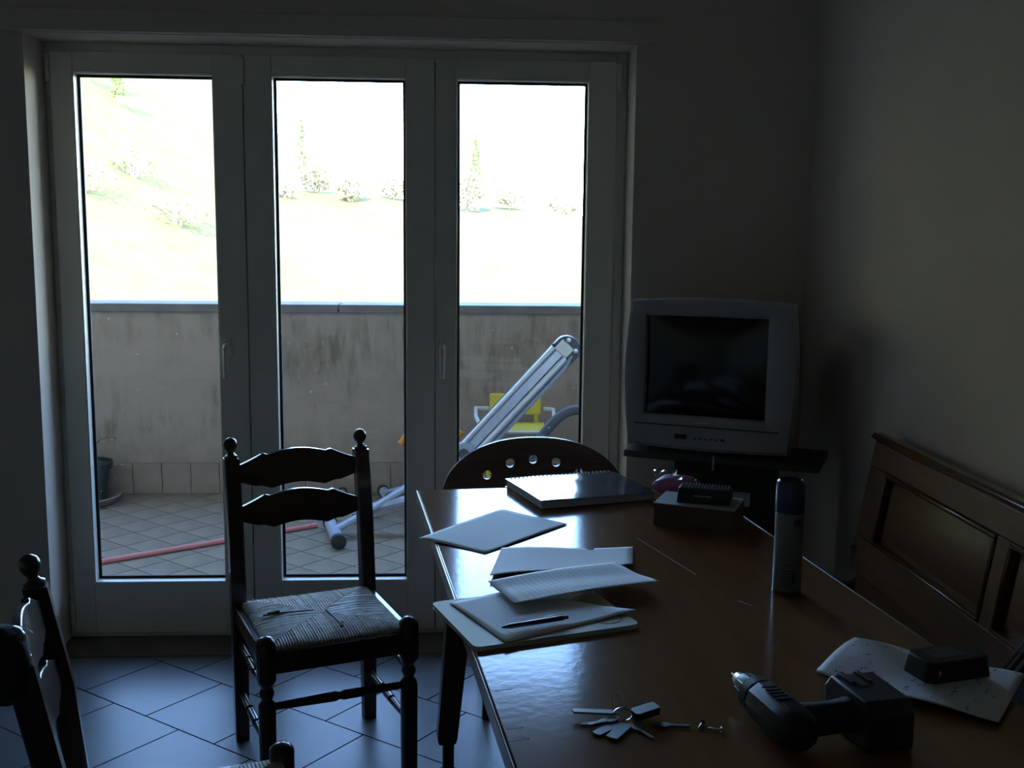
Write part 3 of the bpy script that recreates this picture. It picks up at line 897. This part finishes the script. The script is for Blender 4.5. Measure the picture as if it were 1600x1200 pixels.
# bunch of keys
kb = empty('key_bunch', (.250, 1.456, TZ)); tag(kb, 'bunch of keys and fobs on a metal ring', 'keys')
def kloc(x, y): return (x-.250, y-1.456)
MB().tube([(.013*math.cos(a), .013*math.sin(a), .004+.0035*math.sin(a*1.0)+.0035) for a in [2*math.pi*k/24 for k in range(24)]], .0011, 6, closed=True).build('ring', M['steel'], kb)
MB().tube([(.009*math.cos(a)-.004, .014*math.sin(a)+.024, .012+.010*math.sin(a)) for a in [2*math.pi*k/20 for k in range(20)]], .001, 6, closed=True).build('ring', M['steel'], kb)
def flat(poly, z0, z1, ox, oy, ang, mt, nm, tilt=0):
    ca, sa = math.cos(ang), math.sin(ang)
    fn = lambda a, b, t: (ox+a*ca-b*sa, oy+a*sa+b*ca, (z0 if t == 0 else z1)+tilt*a)
    return MB().prism(poly, 1, fn).build(nm, mt, kb, .0006)
keypoly = [(0, -.003), (.010, -.0075), (.019, -.0078), (.024, -.0035), (.050, -.0035), (.053, 0), (.050, .0012), (.046, .003), (.042, .0012), (.037, .003), (.033, .0015), (.028, .0035), (.024, .0035), (.019, .0078), (.010, .0075), (0, .003)]
fobpoly = [(0, -.004), (.008, -.0065), (.062, -.0060), (.064, .0), (.062, .0060), (.008, .0065), (0, .004)]
flat(fobpoly, .006, .009, -.008, .006, R(178), M['fobgrey'], 'fob', .04)
flat(keypoly, .0035, .0058, -.006, -.004, R(206), M['keymetal'], 'key')
flat([(a*.85, b*1.3) for a, b in fobpoly], .001, .0035, -.006, -.014, R(222), M['greyplastic'], 'fob')
flat(keypoly, .0008, .003, -.012, -.006, R(196), M['keymetal'], 'key')
flat([(a*.8, b*1.5) for a, b in fobpoly], .001, .0042, .002, -.022, R(236), M['fobgreen'], 'fob')
flat([(a*.62, b*1.75) for a, b in fobpoly], .002, .013, .014, -.004, R(20), M['black'], 'remote', .12)
flat(keypoly, .001, .0033, .040, -.022, R(-8), M['black'], 'key')
flat(keypoly, .001, .0033, .008, -.018, R(-62), M['keymetal'], 'key')

# two small screws
for (x, y, a, lab) in ((.358, 1.431, 60, 'short brass screw between the keys and the drill'), (.377, 1.416, -20, 'bright steel screw beside the drill')):
    s_ = empty('screw', (x, y, TZ+.0036), R(a)); tag(s_, lab, 'screw')
    mt = M['keymetal'] if a > 0 else M['steel']
    MB().lathe([(.0005, -.013), (.0017, -.010), (.0017, .004)], 10, (0, 0, -.0015), rotx).build('shank', mt, s_)
    MB().lathe([(.0017, .004), (.0035, .006), (.0032, .0075), (.001, .0078)], 12, (0, 0, 0), rotx).build('head', mt, s_)

# cordless drill lying on its side: barrel axis a, handle axis h (both flat on the table)
dr = empty('cordless_drill', (.4275, 1.5265, TZ), 0); tag(dr, 'black cordless drill lying on its side, chuck pointing towards the window', 'drill')
ax = Vector((.20, -.98, 0)).normalized(); hx_ = Vector((.985, .17, 0)).normalized(); zz = Vector((0, 0, 1))
zax = .036
def drill_m():
    b = zz.cross(ax); return Matrix((zz.cross(ax), zz, ax)).transposed()
DM = drill_m()
def dl(prof, nm, mt, n=20): return MB().lathe(prof, n, (0, 0, zax), DM).build(nm, mt, dr)
dl([(.0010, -.004), (.0030, -.001), (.0032, .022)], 'bit', M['steel'], 6)
dl([(.0065, .014), (.0095, .016), (.0110, .030), (.0130, .032), (.0130, .042)], 'chuck_nose', M['chrome'])
dl([(.0150, .036), (.0175, .038), (.0195, .050), (.0195, .060), (.0175, .062), (.0175, .068)], 'chuck_sleeve', M['greyplastic'])
for k in range(10):
    a = 2*math.pi*k/10
    q = Vector((.0172*math.cos(a), .0172*math.sin(a), 0)); P = [DM @ (q+Vector((0, 0, .042))) + Vector((0, 0, zax)), DM @ (q*1.14+Vector((0, 0, .062))) + Vector((0, 0, zax))]
    MB().tube(P, .0016, 5).build('chuck_rib', M['greyplastic'], dr)
dl([(.0235, .068), (.0270, .071), (.0270, .088), (.0245, .091)], 'torque_collar', M['greyplastic'])
dl([(.0235, .091), (.0285, .094), (.0300, .110), (.0310, .165), (.0295, .192), (.0240, .205), (.0140, .209)], 'motor_housing', M['black'], 10)
for k in range(5):
    P0 = ax*(.118+k*.010) + Vector((0, 0, zax+.0305)); MB().box(P0 - hx_*.004, (.022, .0035, .002), Matrix.Rotation(math.atan2(hx_.y, hx_.x), 3, 'Z')).build('vent_rib', M['greyplastic'], dr)
def oval(c, u, ru, rv, n=14): return [c + u*ru*math.cos(2*math.pi*k/n) + zz*rv*math.sin(2*math.pi*k/n) for k in range(n)]
hb = ax*.165 + Vector((0, 0, .034))
side = Vector((-hx_.y, hx_.x, 0))
rg = []
for d, ru, rv in ((.012, .030, .026), (.035, .025, .023), (.065, .024, .022), (.090, .026, .023), (.100, .034, .028)):
    rg.append(oval(hb + hx_*d + side*.006*d/.1, side, ru, rv))
MB().loft(rg).build('handle', M['blackrub'], dr)
MB().box(hb + hx_*.040 + side*.024, (.024, .016, .016), Matrix.Rotation(math.atan2(hx_.y, hx_.x), 3, 'Z')).build('trigger', M['greyplastic'], dr, .003)
# battery foot: chamfered block with raised bars
bc = hb + hx_*.128 + side*.012
RM = Matrix.Rotation(math.atan2(hx_.y, hx_.x), 3, 'Z')
def bpt(a, b, z): return bc + hx_*a + side*b + Vector((0, 0, z-bc.z))
outl = [(-.060, .004), (-.060, .052), (-.046, .070), (.046, .070), (.060, .052), (.060, .004), (.050, .001), (-.050, .001)]
MB().prism(outl, 1, lambda s_, z, t: bpt(-.034+.068*t, s_, z)).build('battery', M['black'], dr, .003)
for a in (-.022, .004):
    MB().prism([(.010, .0705), (.046, .0705), (.061, .0525), (.061, .020), (.064, .020), (.064, .0535), (.047, .0735), (.010, .0735)], 1, lambda s_, z, t, a=a: bpt(a+.007*t, s_, z)).build('battery_bar', M['greyplastic'], dr, .0008)
MB().prism([(.000, .0705), (.040, .0705), (.040, .0715), (.000, .0715)], 1, lambda s_, z, t: bpt(-.012+.012*t, s_, z)).build('battery_label', M['greyplastic'], dr)
MB().prism([(.061, .012), (.061, .05), (.0635, .05), (.0635, .012)], 1, lambda s_, z, t: bpt(-.032+.009*t, s_, z)).build('battery_latch', M['fobgrey'], dr)

# marked documents, pen behind, black case
sheet('document_stack', [(.695, 1.737), (.577, 1.588), (.780, 1.410), (.898, 1.558)], 'crumpled white documents with dark marks under the black case', 'documents', M['paperdoc'],
      lambda u, v: .004 + .006*math.sin(u*3.0)*(1-v) + .010*max(0, v-.7)**1.0*2*(1-u*.4) + .003*math.sin(v*9+u*2) + .003, n=24, th=.0015)
pm = empty('marker_pen', (.640, 1.672, TZ+.0048), R(52)); tag(pm, 'black marker showing at the edge of the white documents', 'pen')
MB().lathe([(.002, -.088), (.0045, -.082), (.0045, .02), (.0045, .05)], 12, (0, 0, 0), rotx).build('barrel', M['black'], pm)
MB().lathe([(.0046, .02), (.0048, .021), (.0048, .06), (.003, .062)], 12, (0, 0, 0), rotx).build('cap', M['greyplastic'], pm)
kc = empty('black_case', (.768, 1.552, TZ+.0225), R(14)); tag(kc, 'small black hard case lying on the white documents', 'case')
MB().prism([(-.060, -.026), (-.050, -.036), (.052, -.036), (.062, -.024), (.062, .024), (.052, .034), (-.050, .034), (-.060, .024)], 1, lambda a, b, t: (a*(1-.08*t), b*(1-.12*t), .032*t)).build('case_body', M['black'], kc, .003)
MB().box((-.006, 0, .0325), (.060, .036, .001)).build('label_plate', M['greyplastic'], kc)
MB().box((-.040, -.034, .014), (.003, .003, .012), Matrix.Rotation(R(20), 3, 'X')).build('catch', M['chrome'], kc)

# ------------------------------------------------------------------ round backed chair on the window side
rc = empty('round_backed_chair', (.285, 3.25, 0), R(4)); tag(rc, 'brown chair with round back pierced by holes, standing behind the far table end', 'chair')
def pierced(name, outline, holes, th, mt, parent, fn):
    cu = bpy.data.curves.new(name+'_c', 'CURVE'); cu.dimensions = '2D'; cu.fill_mode = 'BOTH'; cu.extrude = th/2
    def spl(P):
        s = cu.splines.new('POLY'); s.points.add(len(P)-1)
        for i, p in enumerate(P): s.points[i].co = (p[0], p[1], 0, 1)
        s.use_cyclic_u = True
    spl(outline)
    for (cx, cy, r) in holes: spl([(cx+r*math.cos(2*math.pi*k/16), cy+r*math.sin(2*math.pi*k/16)) for k in range(16)])
    tmp = bpy.data.objects.new(name+'_t', cu); COL.objects.link(tmp)
    dg = bpy.context.evaluated_depsgraph_get()
    me = bpy.data.meshes.new_from_object(tmp.evaluated_get(dg))
    bpy.data.objects.remove(tmp, do_unlink=True); bpy.data.curves.remove(cu)
    for v in me.vertices: v.co = fn(v.co.x, v.co.y, v.co.z)
    me.name = name; me.materials.clear(); me.materials.append(mt)
    o = bpy.data.objects.new(name, me); COL.objects.link(o); o.parent = parent
    return o
outl = []
for k in range(56):
    a = 2*math.pi*k/56; c, s_ = math.cos(a), math.sin(a)
    ex = 2.25
    outl.append((.300*math.copysign(abs(c)**(2/ex), c), .205*math.copysign(abs(s_)**(2/ex), s_)))
holes = [(.0, .135, .0145), (.075, .124, .0145), (-.075, .124, .0145), (.150, .088, .0145), (-.150, .088, .0145)]
pierced('backrest', outl, holes, .016, M['plywood'], rc, lambda a, b, t: Vector((a, .165 + b*.10 - .30*(a*a) + t, .598 + b)))
MB().prism(rrect(.42, .30, .09, 8), 1, lambda a, b, t: (a, b-.005, .435+.022*t)).build('seat', M['plywood'], rc, .004)
for sx in (-1, 1):
    MB().tube([(sx*.155, .095, .44), (sx*.160, .175, .0)], [.017, .013], 12).build('leg', M['tableleg'], rc)
    MB().tube([(sx*.160, -.12, .436), (sx*.180, -.135, .0)], [.017, .013], 12).build('leg', M['tableleg'], rc)
    MB().tube([(sx*.12, .125, .452), (sx*.12, .150, .56)], .011, 10).build('back_support', M['tableleg'], rc)

# ------------------------------------------------------------------ television and stand
tvx = Vector((.904, -.428, 0)).normalized(); TVA = math.atan2(tvx.y, tvx.x)
SH = .792
ts = empty('tv_stand', (.553, 3.288, 0), TVA); tag(ts, 'black television stand with a wide top board in the corner', 'tv stand')
MB().span(-.006, .585, -.006, .25, SH-.022, SH).build('top_board', M['standboard'], ts, .003)
MB().span(.16, .42, .04, .055, .02, SH-.0225).build('front_panel', M['standblack'], ts, .002)
for a in (.145, .42):
    MB().span(a, a+.016, .04, .25, .0, SH-.0225).build('side_panel', M['standblack'], ts, .002)
MB().span(.161, .42, .0555, .25, .40, .416).build('shelf', M['standblack'], ts)
MB().box((.275, -.0075, SH-.018), (.006, .001, .045)).build('hanging_tag', M['paleplastic'], ts)
pa = MB().span(.318, .384, .030, .0398, .640, .682).build('socket_plate', M['paleplastic'], ts, .002); pa['label'] = 'pale plastic socket plate'
for dx in (-.010, .010):
    MB().lathe([(.0022, 0), (.0022, .001)], 10, (.351+dx, .0305, .661), Matrix.Rotation(R(90), 3, 'X')).build('socket_hole', M['black'], pa)

tv = empty('television', (.556, 3.300, SH+.0025), TVA); tag(tv, 'old silver tube television with dark screen in the corner', 'television')
VW, VH = .491, .462
def bezel_outline(ins=0, y=0, bulge=.016, nside=10):
    P = []
    x0, x1, z0, z1 = ins, VW-ins, .012+ins, VH-ins
    for i in range(nside): t_ = i/nside; P.append((x0+(x1-x0)*t_, y, z0-.006*math.sin(math.pi*t_)))
    for i in range(nside): t_ = i/nside; P.append((x1+bulge*math.sin(math.pi*t_), y, z0+(z1-z0)*t_))
    for i in range(nside): t_ = i/nside; P.append((x1-(x1-x0)*t_, y, z1+.010*math.sin(math.pi*t_)))
    for i in range(nside): t_ = i/nside; P.append((x0-bulge*math.sin(math.pi*t_), y, z1-(z1-z0)*t_))
    return P
def rect_outline(x0, x1, z0, z1, y, nside=10):
    P = []
    for i in range(nside): t_ = i/nside; P.append((x0+(x1-x0)*t_, y, z0))
    for i in range(nside): t_ = i/nside; P.append((x1, y, z0+(z1-z0)*t_))
    for i in range(nside): t_ = i/nside; P.append((x1-(x1-x0)*t_, y, z1))
    for i in range(nside): t_ = i/nside; P.append((x0, y, z1-(z1-z0)*t_))
    return P
sx0, sx1, sz0, sz1 = .052, .418, .112, .416
MB().loft([rect_outline(sx0, sx1, sz0, sz1, .030), rect_outline(sx0-.003, sx1+.003, sz0-.003, sz1+.003, .010), rect_outline(sx0-.012, sx1+.012, sz0-.012, sz1+.012, .004),
           bezel_outline(.012, .0, .012), bezel_outline(.003, .006), bezel_outline(0, .016), bezel_outline(0, .085), bezel_outline(.010, .095)], caps=False).build('bezel', M['tvgrey'], tv)
rings = []
for y, k, dz in ((.095, 1, 0), (.16, .985, 0), (.20, .93, 0), (.26, .74, .01), (.35, .60, .02), (.365, .55, .02)):
    cx = VW/2; hw_ = (VW/2-.012)*k; z0 = .016; z1 = z0 + (VH-.03)*(1-(1-k)*.75)
    rings.append([(cx-hw_, y, z0), (cx+hw_, y, z0), (cx+hw_, y, z1), (cx-hw_, y, z1)])
MB().loft(rings).build('rear_housing', M['tvdark'], tv, .012, seg=3)
sc = MB(); n = 14
for j in range(n+1):
    for i in range(n+1):
        u, v = i/n, j/n
        sc.v.append((sx0+(sx1-sx0)*u, .029-.017*(1-(2*u-1)**2)*(1-(2*v-1)**2)**.6*.9, sz0+(sz1-sz0)*v))
for j in range(n):
    for i in range(n): a = j*(n+1)+i; sc.f.append((a, a+1, a+n+2, a+n+1))
sc.build('screen', M['screen'], tv)
MB().box((VW/2, -.0008, .083), (VW-.05, .002, .0035)).build('panel_groove', M['tvdark'], tv)
MB().box((.170, -.0012, .050), (.036, .003, .013)).build('indicator_window', M['tvdark'], tv, .001)
for i in range(6): MB().box((.215+i*.016, -.001, .047), (.007, .003, .004)).build('button', M['tvdark'], tv)
MB().box((.30, -.0012, .048), (.010, .003, .006)).build('socket', M['tvdark'], tv)
MB().box((.235, -.0008, .096), (.040, .002, .005)).build('name_badge', M['chrome'], tv)
MB().box((VW/2, .10, .004), (.36, .16, .010)).build('foot', M['tvdark'], tv)

# ------------------------------------------------------------------ wooden bench along the wall
bn = empty('wooden_bench', (0, 0, 0)); tag(bn, 'brown wooden bench with panelled backrest along the white wall', 'bench')
BY1, BY0 = 2.795, .58
def bk(y, z, off=0):         # point on the leaning back; off = towards the room
    k = (z-.56)/(.93-.56); return (1.115+.058*k-off, y, z)
def bpanel(y0, y1, z0, z1, o0, o1, nm, parent, bev=.003, mt=None):
    vs = [bk(y, z, o) for o in (o0, o1) for y, z in ((y0, z0), (y1, z0), (y1, z1), (y0, z1))]
    return MB().add(vs, [(0, 1, 2, 3), (4, 7, 6, 5), (0, 4, 5, 1), (1, 5, 6, 2), (2, 6, 7, 3), (3, 7, 4, 0)]).build(nm, mt or M['bench'], parent, bev)
bpanel(BY0, BY1-.035, .446, .5645, 0, .014, 'lower_board', bn)
bpanel(BY0, BY1, .850, .915, 0, .026, 'top_rail', bn)
bpanel(BY0, BY1, .565, .660, 0, .026, 'bottom_rail', bn)
cp = MB().prism([(-.006, .9155), (-.006, .925), (.004, .934), (.030, .936), (.038, .929), (.038, .922), (.030, .9155)], 1, lambda o, z, t: (bk(0, .92, 0)[0]-o+.004, BY0-.01+(BY1-BY0+.02)*t, z))
cp.build('cap_moulding', M['benchmould'], bn, .002)
ys = [BY1]
yy = 2.685
edges = []
while yy > BY0+.2:
    edges.append((yy-.575, yy)); yy -= .575+.052
prev = BY1
for (a, b) in edges:
    bpanel(b, prev, .6602, .8498, 0, .026, 'stile', bn)
    prev = a
    pn = bpanel(a+.001, b-.001, .661, .849, .004, .010, 'panel', bn, 0)
    # raised field with sloped margins
    z0, z1 = .680, .830
    vs = [bk(y, z, .0101) for y, z in ((a+.020, z0), (b-.020, z0), (b-.020, z1), (a+.020, z1))] + [bk(y, z, .020) for y, z in ((a+.042, z0+.022), (b-.042, z0+.022), (b-.042, z1-.022), (a+.042, z1-.022))]
    MB().add(vs, [(0, 3, 2, 1), (4, 5, 6, 7), (0, 1, 5, 4), (1, 2, 6, 5), (2, 3, 7, 6), (3, 0, 4, 7)]).build('raised_field', M['bench'], pn, .001)
    for (y0, y1, z0, z1) in ((a, b, .8385, .850), (a, b, .660, .6715), (a, a+.011, .6716, .8384), (b-.011, b, .6716, .8384)):
        bpanel(y0+.0002, y1-.0002, z0, z1, .0102, .031, 'moulding', pn, .004, M['benchmould'])
bpanel(BY0, prev, .6602, .8498, 0, .026, 'stile', bn)
MB().span(.735, 1.10, BY0+.001, BY1-.026, .415, .445).build('seat_board', M['bench'], bn, .004)
MB().span(.760, .778, BY0+.026, BY1-.026, .08, .4145).build('front_board', M['bench'], bn, .002)
prof = [(.745, 0), (.745, .42), (.735, .47), (.745, .510), (.775, .525), (1.070, .525)]
for k in range(1, 9):
    a = R(-90+180*k/9*.86); prof.append((1.085+.036*math.cos(a), .561+.036*math.sin(a)))
prof += [(1.088, .625), (1.125, .640), (1.150, .60), (1.185, .40), (1.185, 0)]
for y in (BY1-.025, BY0):
    MB().prism(prof, 1, lambda a, b, t, y=y: (a, y+.025*t, b)).build('end_board', M['bench'], bn, .003)

# dark bag on the bench
bg = empty('black_bag', (0, 0, 0)); tag(bg, 'black bag with pale piping propped on the bench seat', 'bag')
bp_ = [(.925, .446), (.930, .60), (.962, .640), (1.040, .745), (1.075, .760), (1.088, .70), (1.075, .446)]
MB().prism(bp_, 1, lambda a, b, t: (a, 1.38+.42*t, b)).build('bag_body', M['blacksoft'], bg, .012, seg=3)
for yq in (1.797, 1.765):
    MB().tube([(a-.004, yq, b+.003) for a, b in bp_[1:5]], .0035, 6).build('piping', M['cloth'], bg)

# ------------------------------------------------------------------ things on the balcony
BZ = -.012
# flower pot
po = empty('flower_pot', (-1.955, 5.80, BZ)); tag(po, 'dark green flower pot with soil and cloth on a terracotta saucer', 'flower pot')
MB().lathe([(.115, 0), (.150, .004), (.178, .030), (.190, .046), (.182, .050), (.168, .032), (.140, .012), (.02, .010)], 32).build('saucer', M['saucer'], po)
MB().lathe([(.100, .0125), (.118, .02), (.138, .190), (.150, .194), (.152, .228), (.142, .230), (.138, .205), (.02, .204)], 32).build('pot', M['pot'], po)
MB().lathe([(.1365, .2055), (.10, .222), (.01, .228)], 24).build('soil', M['soil'], po)
ck = lumpy(.12, .07, .030, 4, .12); ck.v = [(x-.02, y-.06, z+.214) for x, y, z in ck.v]
ck.build('cloth', M['cloth'], po)
for k, (a, L) in enumerate(((10, .19), (120, .16), (215, .17))):
    ca, sa = math.cos(R(a)), math.sin(R(a))
    MB().tube([(0, 0, .22), (ca*.05, sa*.05, .31), (ca*.09, sa*.09, .345)], .004, 6).build('stem', M['leafg'], po)
    lf = []
    for t_ in range(7):
        u = t_/6; wd = .022*math.sin(math.pi*min(1, u*1.02+.02))+.001
        c = Vector((ca*(.09+.09*u), sa*(.09+.09*u), .345+.012*math.sin(u*3)))
        sd_ = Vector((-sa, ca, 0))*wd
        lf.append([c-sd_, c+Vector((0, 0, .002)), c+sd_, c-Vector((0, 0, .001))])
    MB().loft(lf).build('leaf', M['leafg'], po)

# pink pole lying on the tiles
P0, P1 = Vector((-2.15, 4.30, BZ+.0125)), Vector((-.66, 5.295, BZ+.0125))
pole = empty('pink_pole', P0, 0); tag(pole, 'long pink pole lying across the balcony tiles', 'pole')
MB().tube([(0, 0, 0), P1-P0], .0125, 12).build('shaft', M['pinkpole'], pole)
MB().tube([(P1-P0)*.985, (P1-P0)*1.002], .0145, 12).build('end_cap', M['pinkpole'], pole)

# folded grey exercise machine
ex = empty('exercise_machine', (0, 5.25, 0)); tag(ex, 'folded grey metal exercise machine with slanted rail and rubber capped feet', 'exercise machine')
def W_(x, y, z): return Vector((x, y-5.25, z))
def footbar(a, b, r):
    a = W_(*a); b = W_(*b); d = (b-a).normalized()
    f_ = MB().tube([a, b], r, 16).build('foot_bar', M['toolgrey'], ex)
    for p, s in ((a, -1), (b, 1)):
        MB().tube([p - d*s*.012, p + d*s*.022, p + d*s*.026], [r*1.18, r*1.18, r*.95], 16).build('rubber_cap', M['blackrub'], f_)
footbar((-.585, 5.255, BZ+.036), (-.512, 4.93, BZ+.036), .030)
footbar((-.362, 5.93, BZ+.032), (-.318, 5.74, BZ+.032), .027)
def bar(pts, w_, nm='frame_bar', sq=1.5, mt=None):
    return MB().tube([W_(*p) for p in pts], w_, 8, sq).build(nm, mt or M['toolgrey'], ex)
bar([(-.545, 5.08, .035), (-.43, 5.16, .082), (-.20, 5.24, .21)], .016)
bar([(-.47, 5.21, .09), (-.215, 5.20, .150), (.02, 5.27, .215), (.07, 5.30, .33)], .024)
bar([(-.340, 5.83, .035), (-.23, 5.62, .108), (-.02, 5.42, .24), (.07, 5.33, .33)], .016)
bar([(-.34, 5.52, .030), (-.42, 5.42, .020), (-.46, 5.30, .05)], .010)
bar([(-.20, 5.24, .21), (.07, 5.30, .33)], .016)
# pivot wheel
MB().lathe([(.020, -.018), (.050, -.018), (.056, -.010), (.056, .010), (.050, .018), (.020, .018)], 24, W_(.075, 5.25, .375), Matrix.Rotation(R(90), 3, 'X')).build('pivot_wheel', M['toolgrey'], ex)
MB().lathe([(.026, -.021), (.026, .021)], 18, W_(.075, 5.25, .375), Matrix.Rotation(R(90), 3, 'X')).build('wheel_hub', M['greyplastic'], ex)
# slanted rail: local t along, w across
ra = Vector((.06, 5.27, .335)); rb2 = Vector((.585, 5.27, .905)); td = (rb2-ra).normalized(); wd_ = Vector((-td.z, 0, td.x)); RL = (rb2-ra).length
def rp(t_, w2, dy=0): return W_(*(ra + td*t_ + wd_*w2 + Vector((0, dy, 0))))
MB().tube([rp(.01, .050, -.02), rp(RL-.05, .050, -.02)], .0135, 12).build('rail_tube', M['alu'], ex)
def slab(w0, w1, d0, d1, t0, t1, nm, mt, bev=.003):
    vs = [rp(t_, w2, d) for t_ in (t0, t1) for w2, d in ((w0, d0), (w1, d0), (w1, d1), (w0, d1))]
    return MB().add(vs, [(0, 1, 2, 3), (4, 7, 6, 5), (0, 4, 5, 1), (1, 5, 6, 2), (2, 6, 7, 3), (3, 7, 4, 0)]).build(nm, mt, ex, bev)
slab(-.012, .030, -.012, .012, .02, RL-.045, 'rail_bar', M['alu'])
MB().tube([rp(.03, -.030, -.022), rp(RL-.05, -.030, -.022)], .0165, 12).build('rail_tube', M['alu'], ex)
slab(-.075, .062, .014, .030, .0, RL-.02, 'rail_shade_plate', M['hose'])  # back plate coloured dark to stand in for shade between the rail tubes
MB().tube([rp(.0, -.060, -.006), rp(RL-.10, -.062, -.006), rp(RL-.02, -.045, -.006)], .012, 10).build('rail_edge', M['toolgrey'], ex)
slab(-.030, .045, -.034, -.004, RL-.052, RL+.010, 'end_block', M['whiteplastic'], .006)
MB().prism([(.062*math.cos(a), .066*math.sin(a)) for a in [R(-95+190*k/14) for k in range(15)]] + [(-.03, .066), (-.03, -.066)], 1,
           lambda a, b, t: rp(RL-.01+a, b-.005, -.016+.046*t)).build('end_cap', M['greyplastic'], ex, .003)
for (a, b) in ((.035, .022), (.020, -.040)):
    MB().lathe([(.012, 0), (.012, .008), (.006, .010)], 12, rp(RL-.01+a, b, -.020), Matrix.Rotation(R(90), 3, 'X')).build('bolt', M['chrome'], ex)
# handle with orange grips
bar([(-.225, 5.62, -.010), (-.222, 5.60, .37)], .010, 'handle_post', 1)
bar([(-.235, 5.60, .372), (-.09, 5.60, .392), (.055, 5.60, .40)], .011, 'handle_bar', 1)
for p in ((-.235, 5.60, .372), (.052, 5.60, .40)):
    MB().tube([W_(p[0]-.016, p[1], p[2]-.020), W_(p[0], p[1], p[2]), W_(p[0]+.014, p[1], p[2]+.022)], .019, 12).build('grip', M['orange'], ex)

# small yellow child's chair
kd = empty('child_chair', (.36, 5.70, BZ), R(-4)); tag(kd, 'small yellow and white plastic chair behind the exercise machine', 'chair')
MB().span(-.145, .135, .108, .126, .485, .600).build('backrest', M['yellow'], kd, .012, seg=3)
for sx in (-1, 1):
    MB().span(sx*.11-.012, sx*.11+.012, .110, .124, .440, .486).build('back_post', M['yellow'], kd, .003)
MB().span(-.155, .155, -.115, .118, .428, .444).build('seat', M['yellow'], kd, .006)
MB().tube([(-.150, .150, .512), (-.222, .150, .512), (-.215, .02, .488), (-.180, -.122, .452), (-.15, -.128, .434)], .011, 10).build('armrest', M['whiteplastic'], kd)
MB().tube([(.150, .150, .512), (.205, .150, .508), (.205, .02, .488), (.182, -.122, .452), (.15, -.128, .434)], .011, 10).build('armrest', M['whiteplastic'], kd)
MB().tube([(-.15, -.128, .432), (.15, -.128, .432)], .009, 10).build('seat_rim', M['whiteplastic'], kd)
for sx in (-1, 1):
    for sy in (-1, 1):
        MB().tube([(sx*.125, sy*.085, .4275), (sx*.150, sy*.110, .0)], [.020, .015], 10).build('leg', M['yellow'], kd)
MB().span(-.15, .15, -.118, -.095, .325, .350).build('cross_board', M['yellow'], kd, .004)

# thick grey hose
hs = MB(); P = []
for k in range(29):
    t_ = k/28
    x = .30+.72*t_; z = BZ+.026+.545*math.sin(math.pi*t_)**.8
    P.append((x-.66, .05*math.sin(t_*3), z))
hs.tube(P, .0255, 12)
ho = hs.build('hose', M['hose']); ho.location = (.66, 5.40, 0); tag(ho, 'thick grey hose arching beside the yellow chair', 'hose')

# little black ring by the skirting
rk = MB(); rk.tube([(.022*math.cos(a), 0, .026+.022*math.sin(a)) for a in [2*math.pi*k/20 for k in range(20)]], .006, 8, closed=True)
ro = empty('black_ring', (-.59, 5.94, BZ)); tag(ro, 'small black ring standing by the balcony skirting tiles', 'ring')
rk.build('loop', M['blackrub'], ro)
MB().span(-.022, .022, -.014, .014, 0, .008).build('base', M['blackrub'], ro, .002)

# seat the cloth on the near post
bpy.context.view_layer.update()
LUMP.location = chairB.matrix_world @ Vector((.19, -.272, .875))
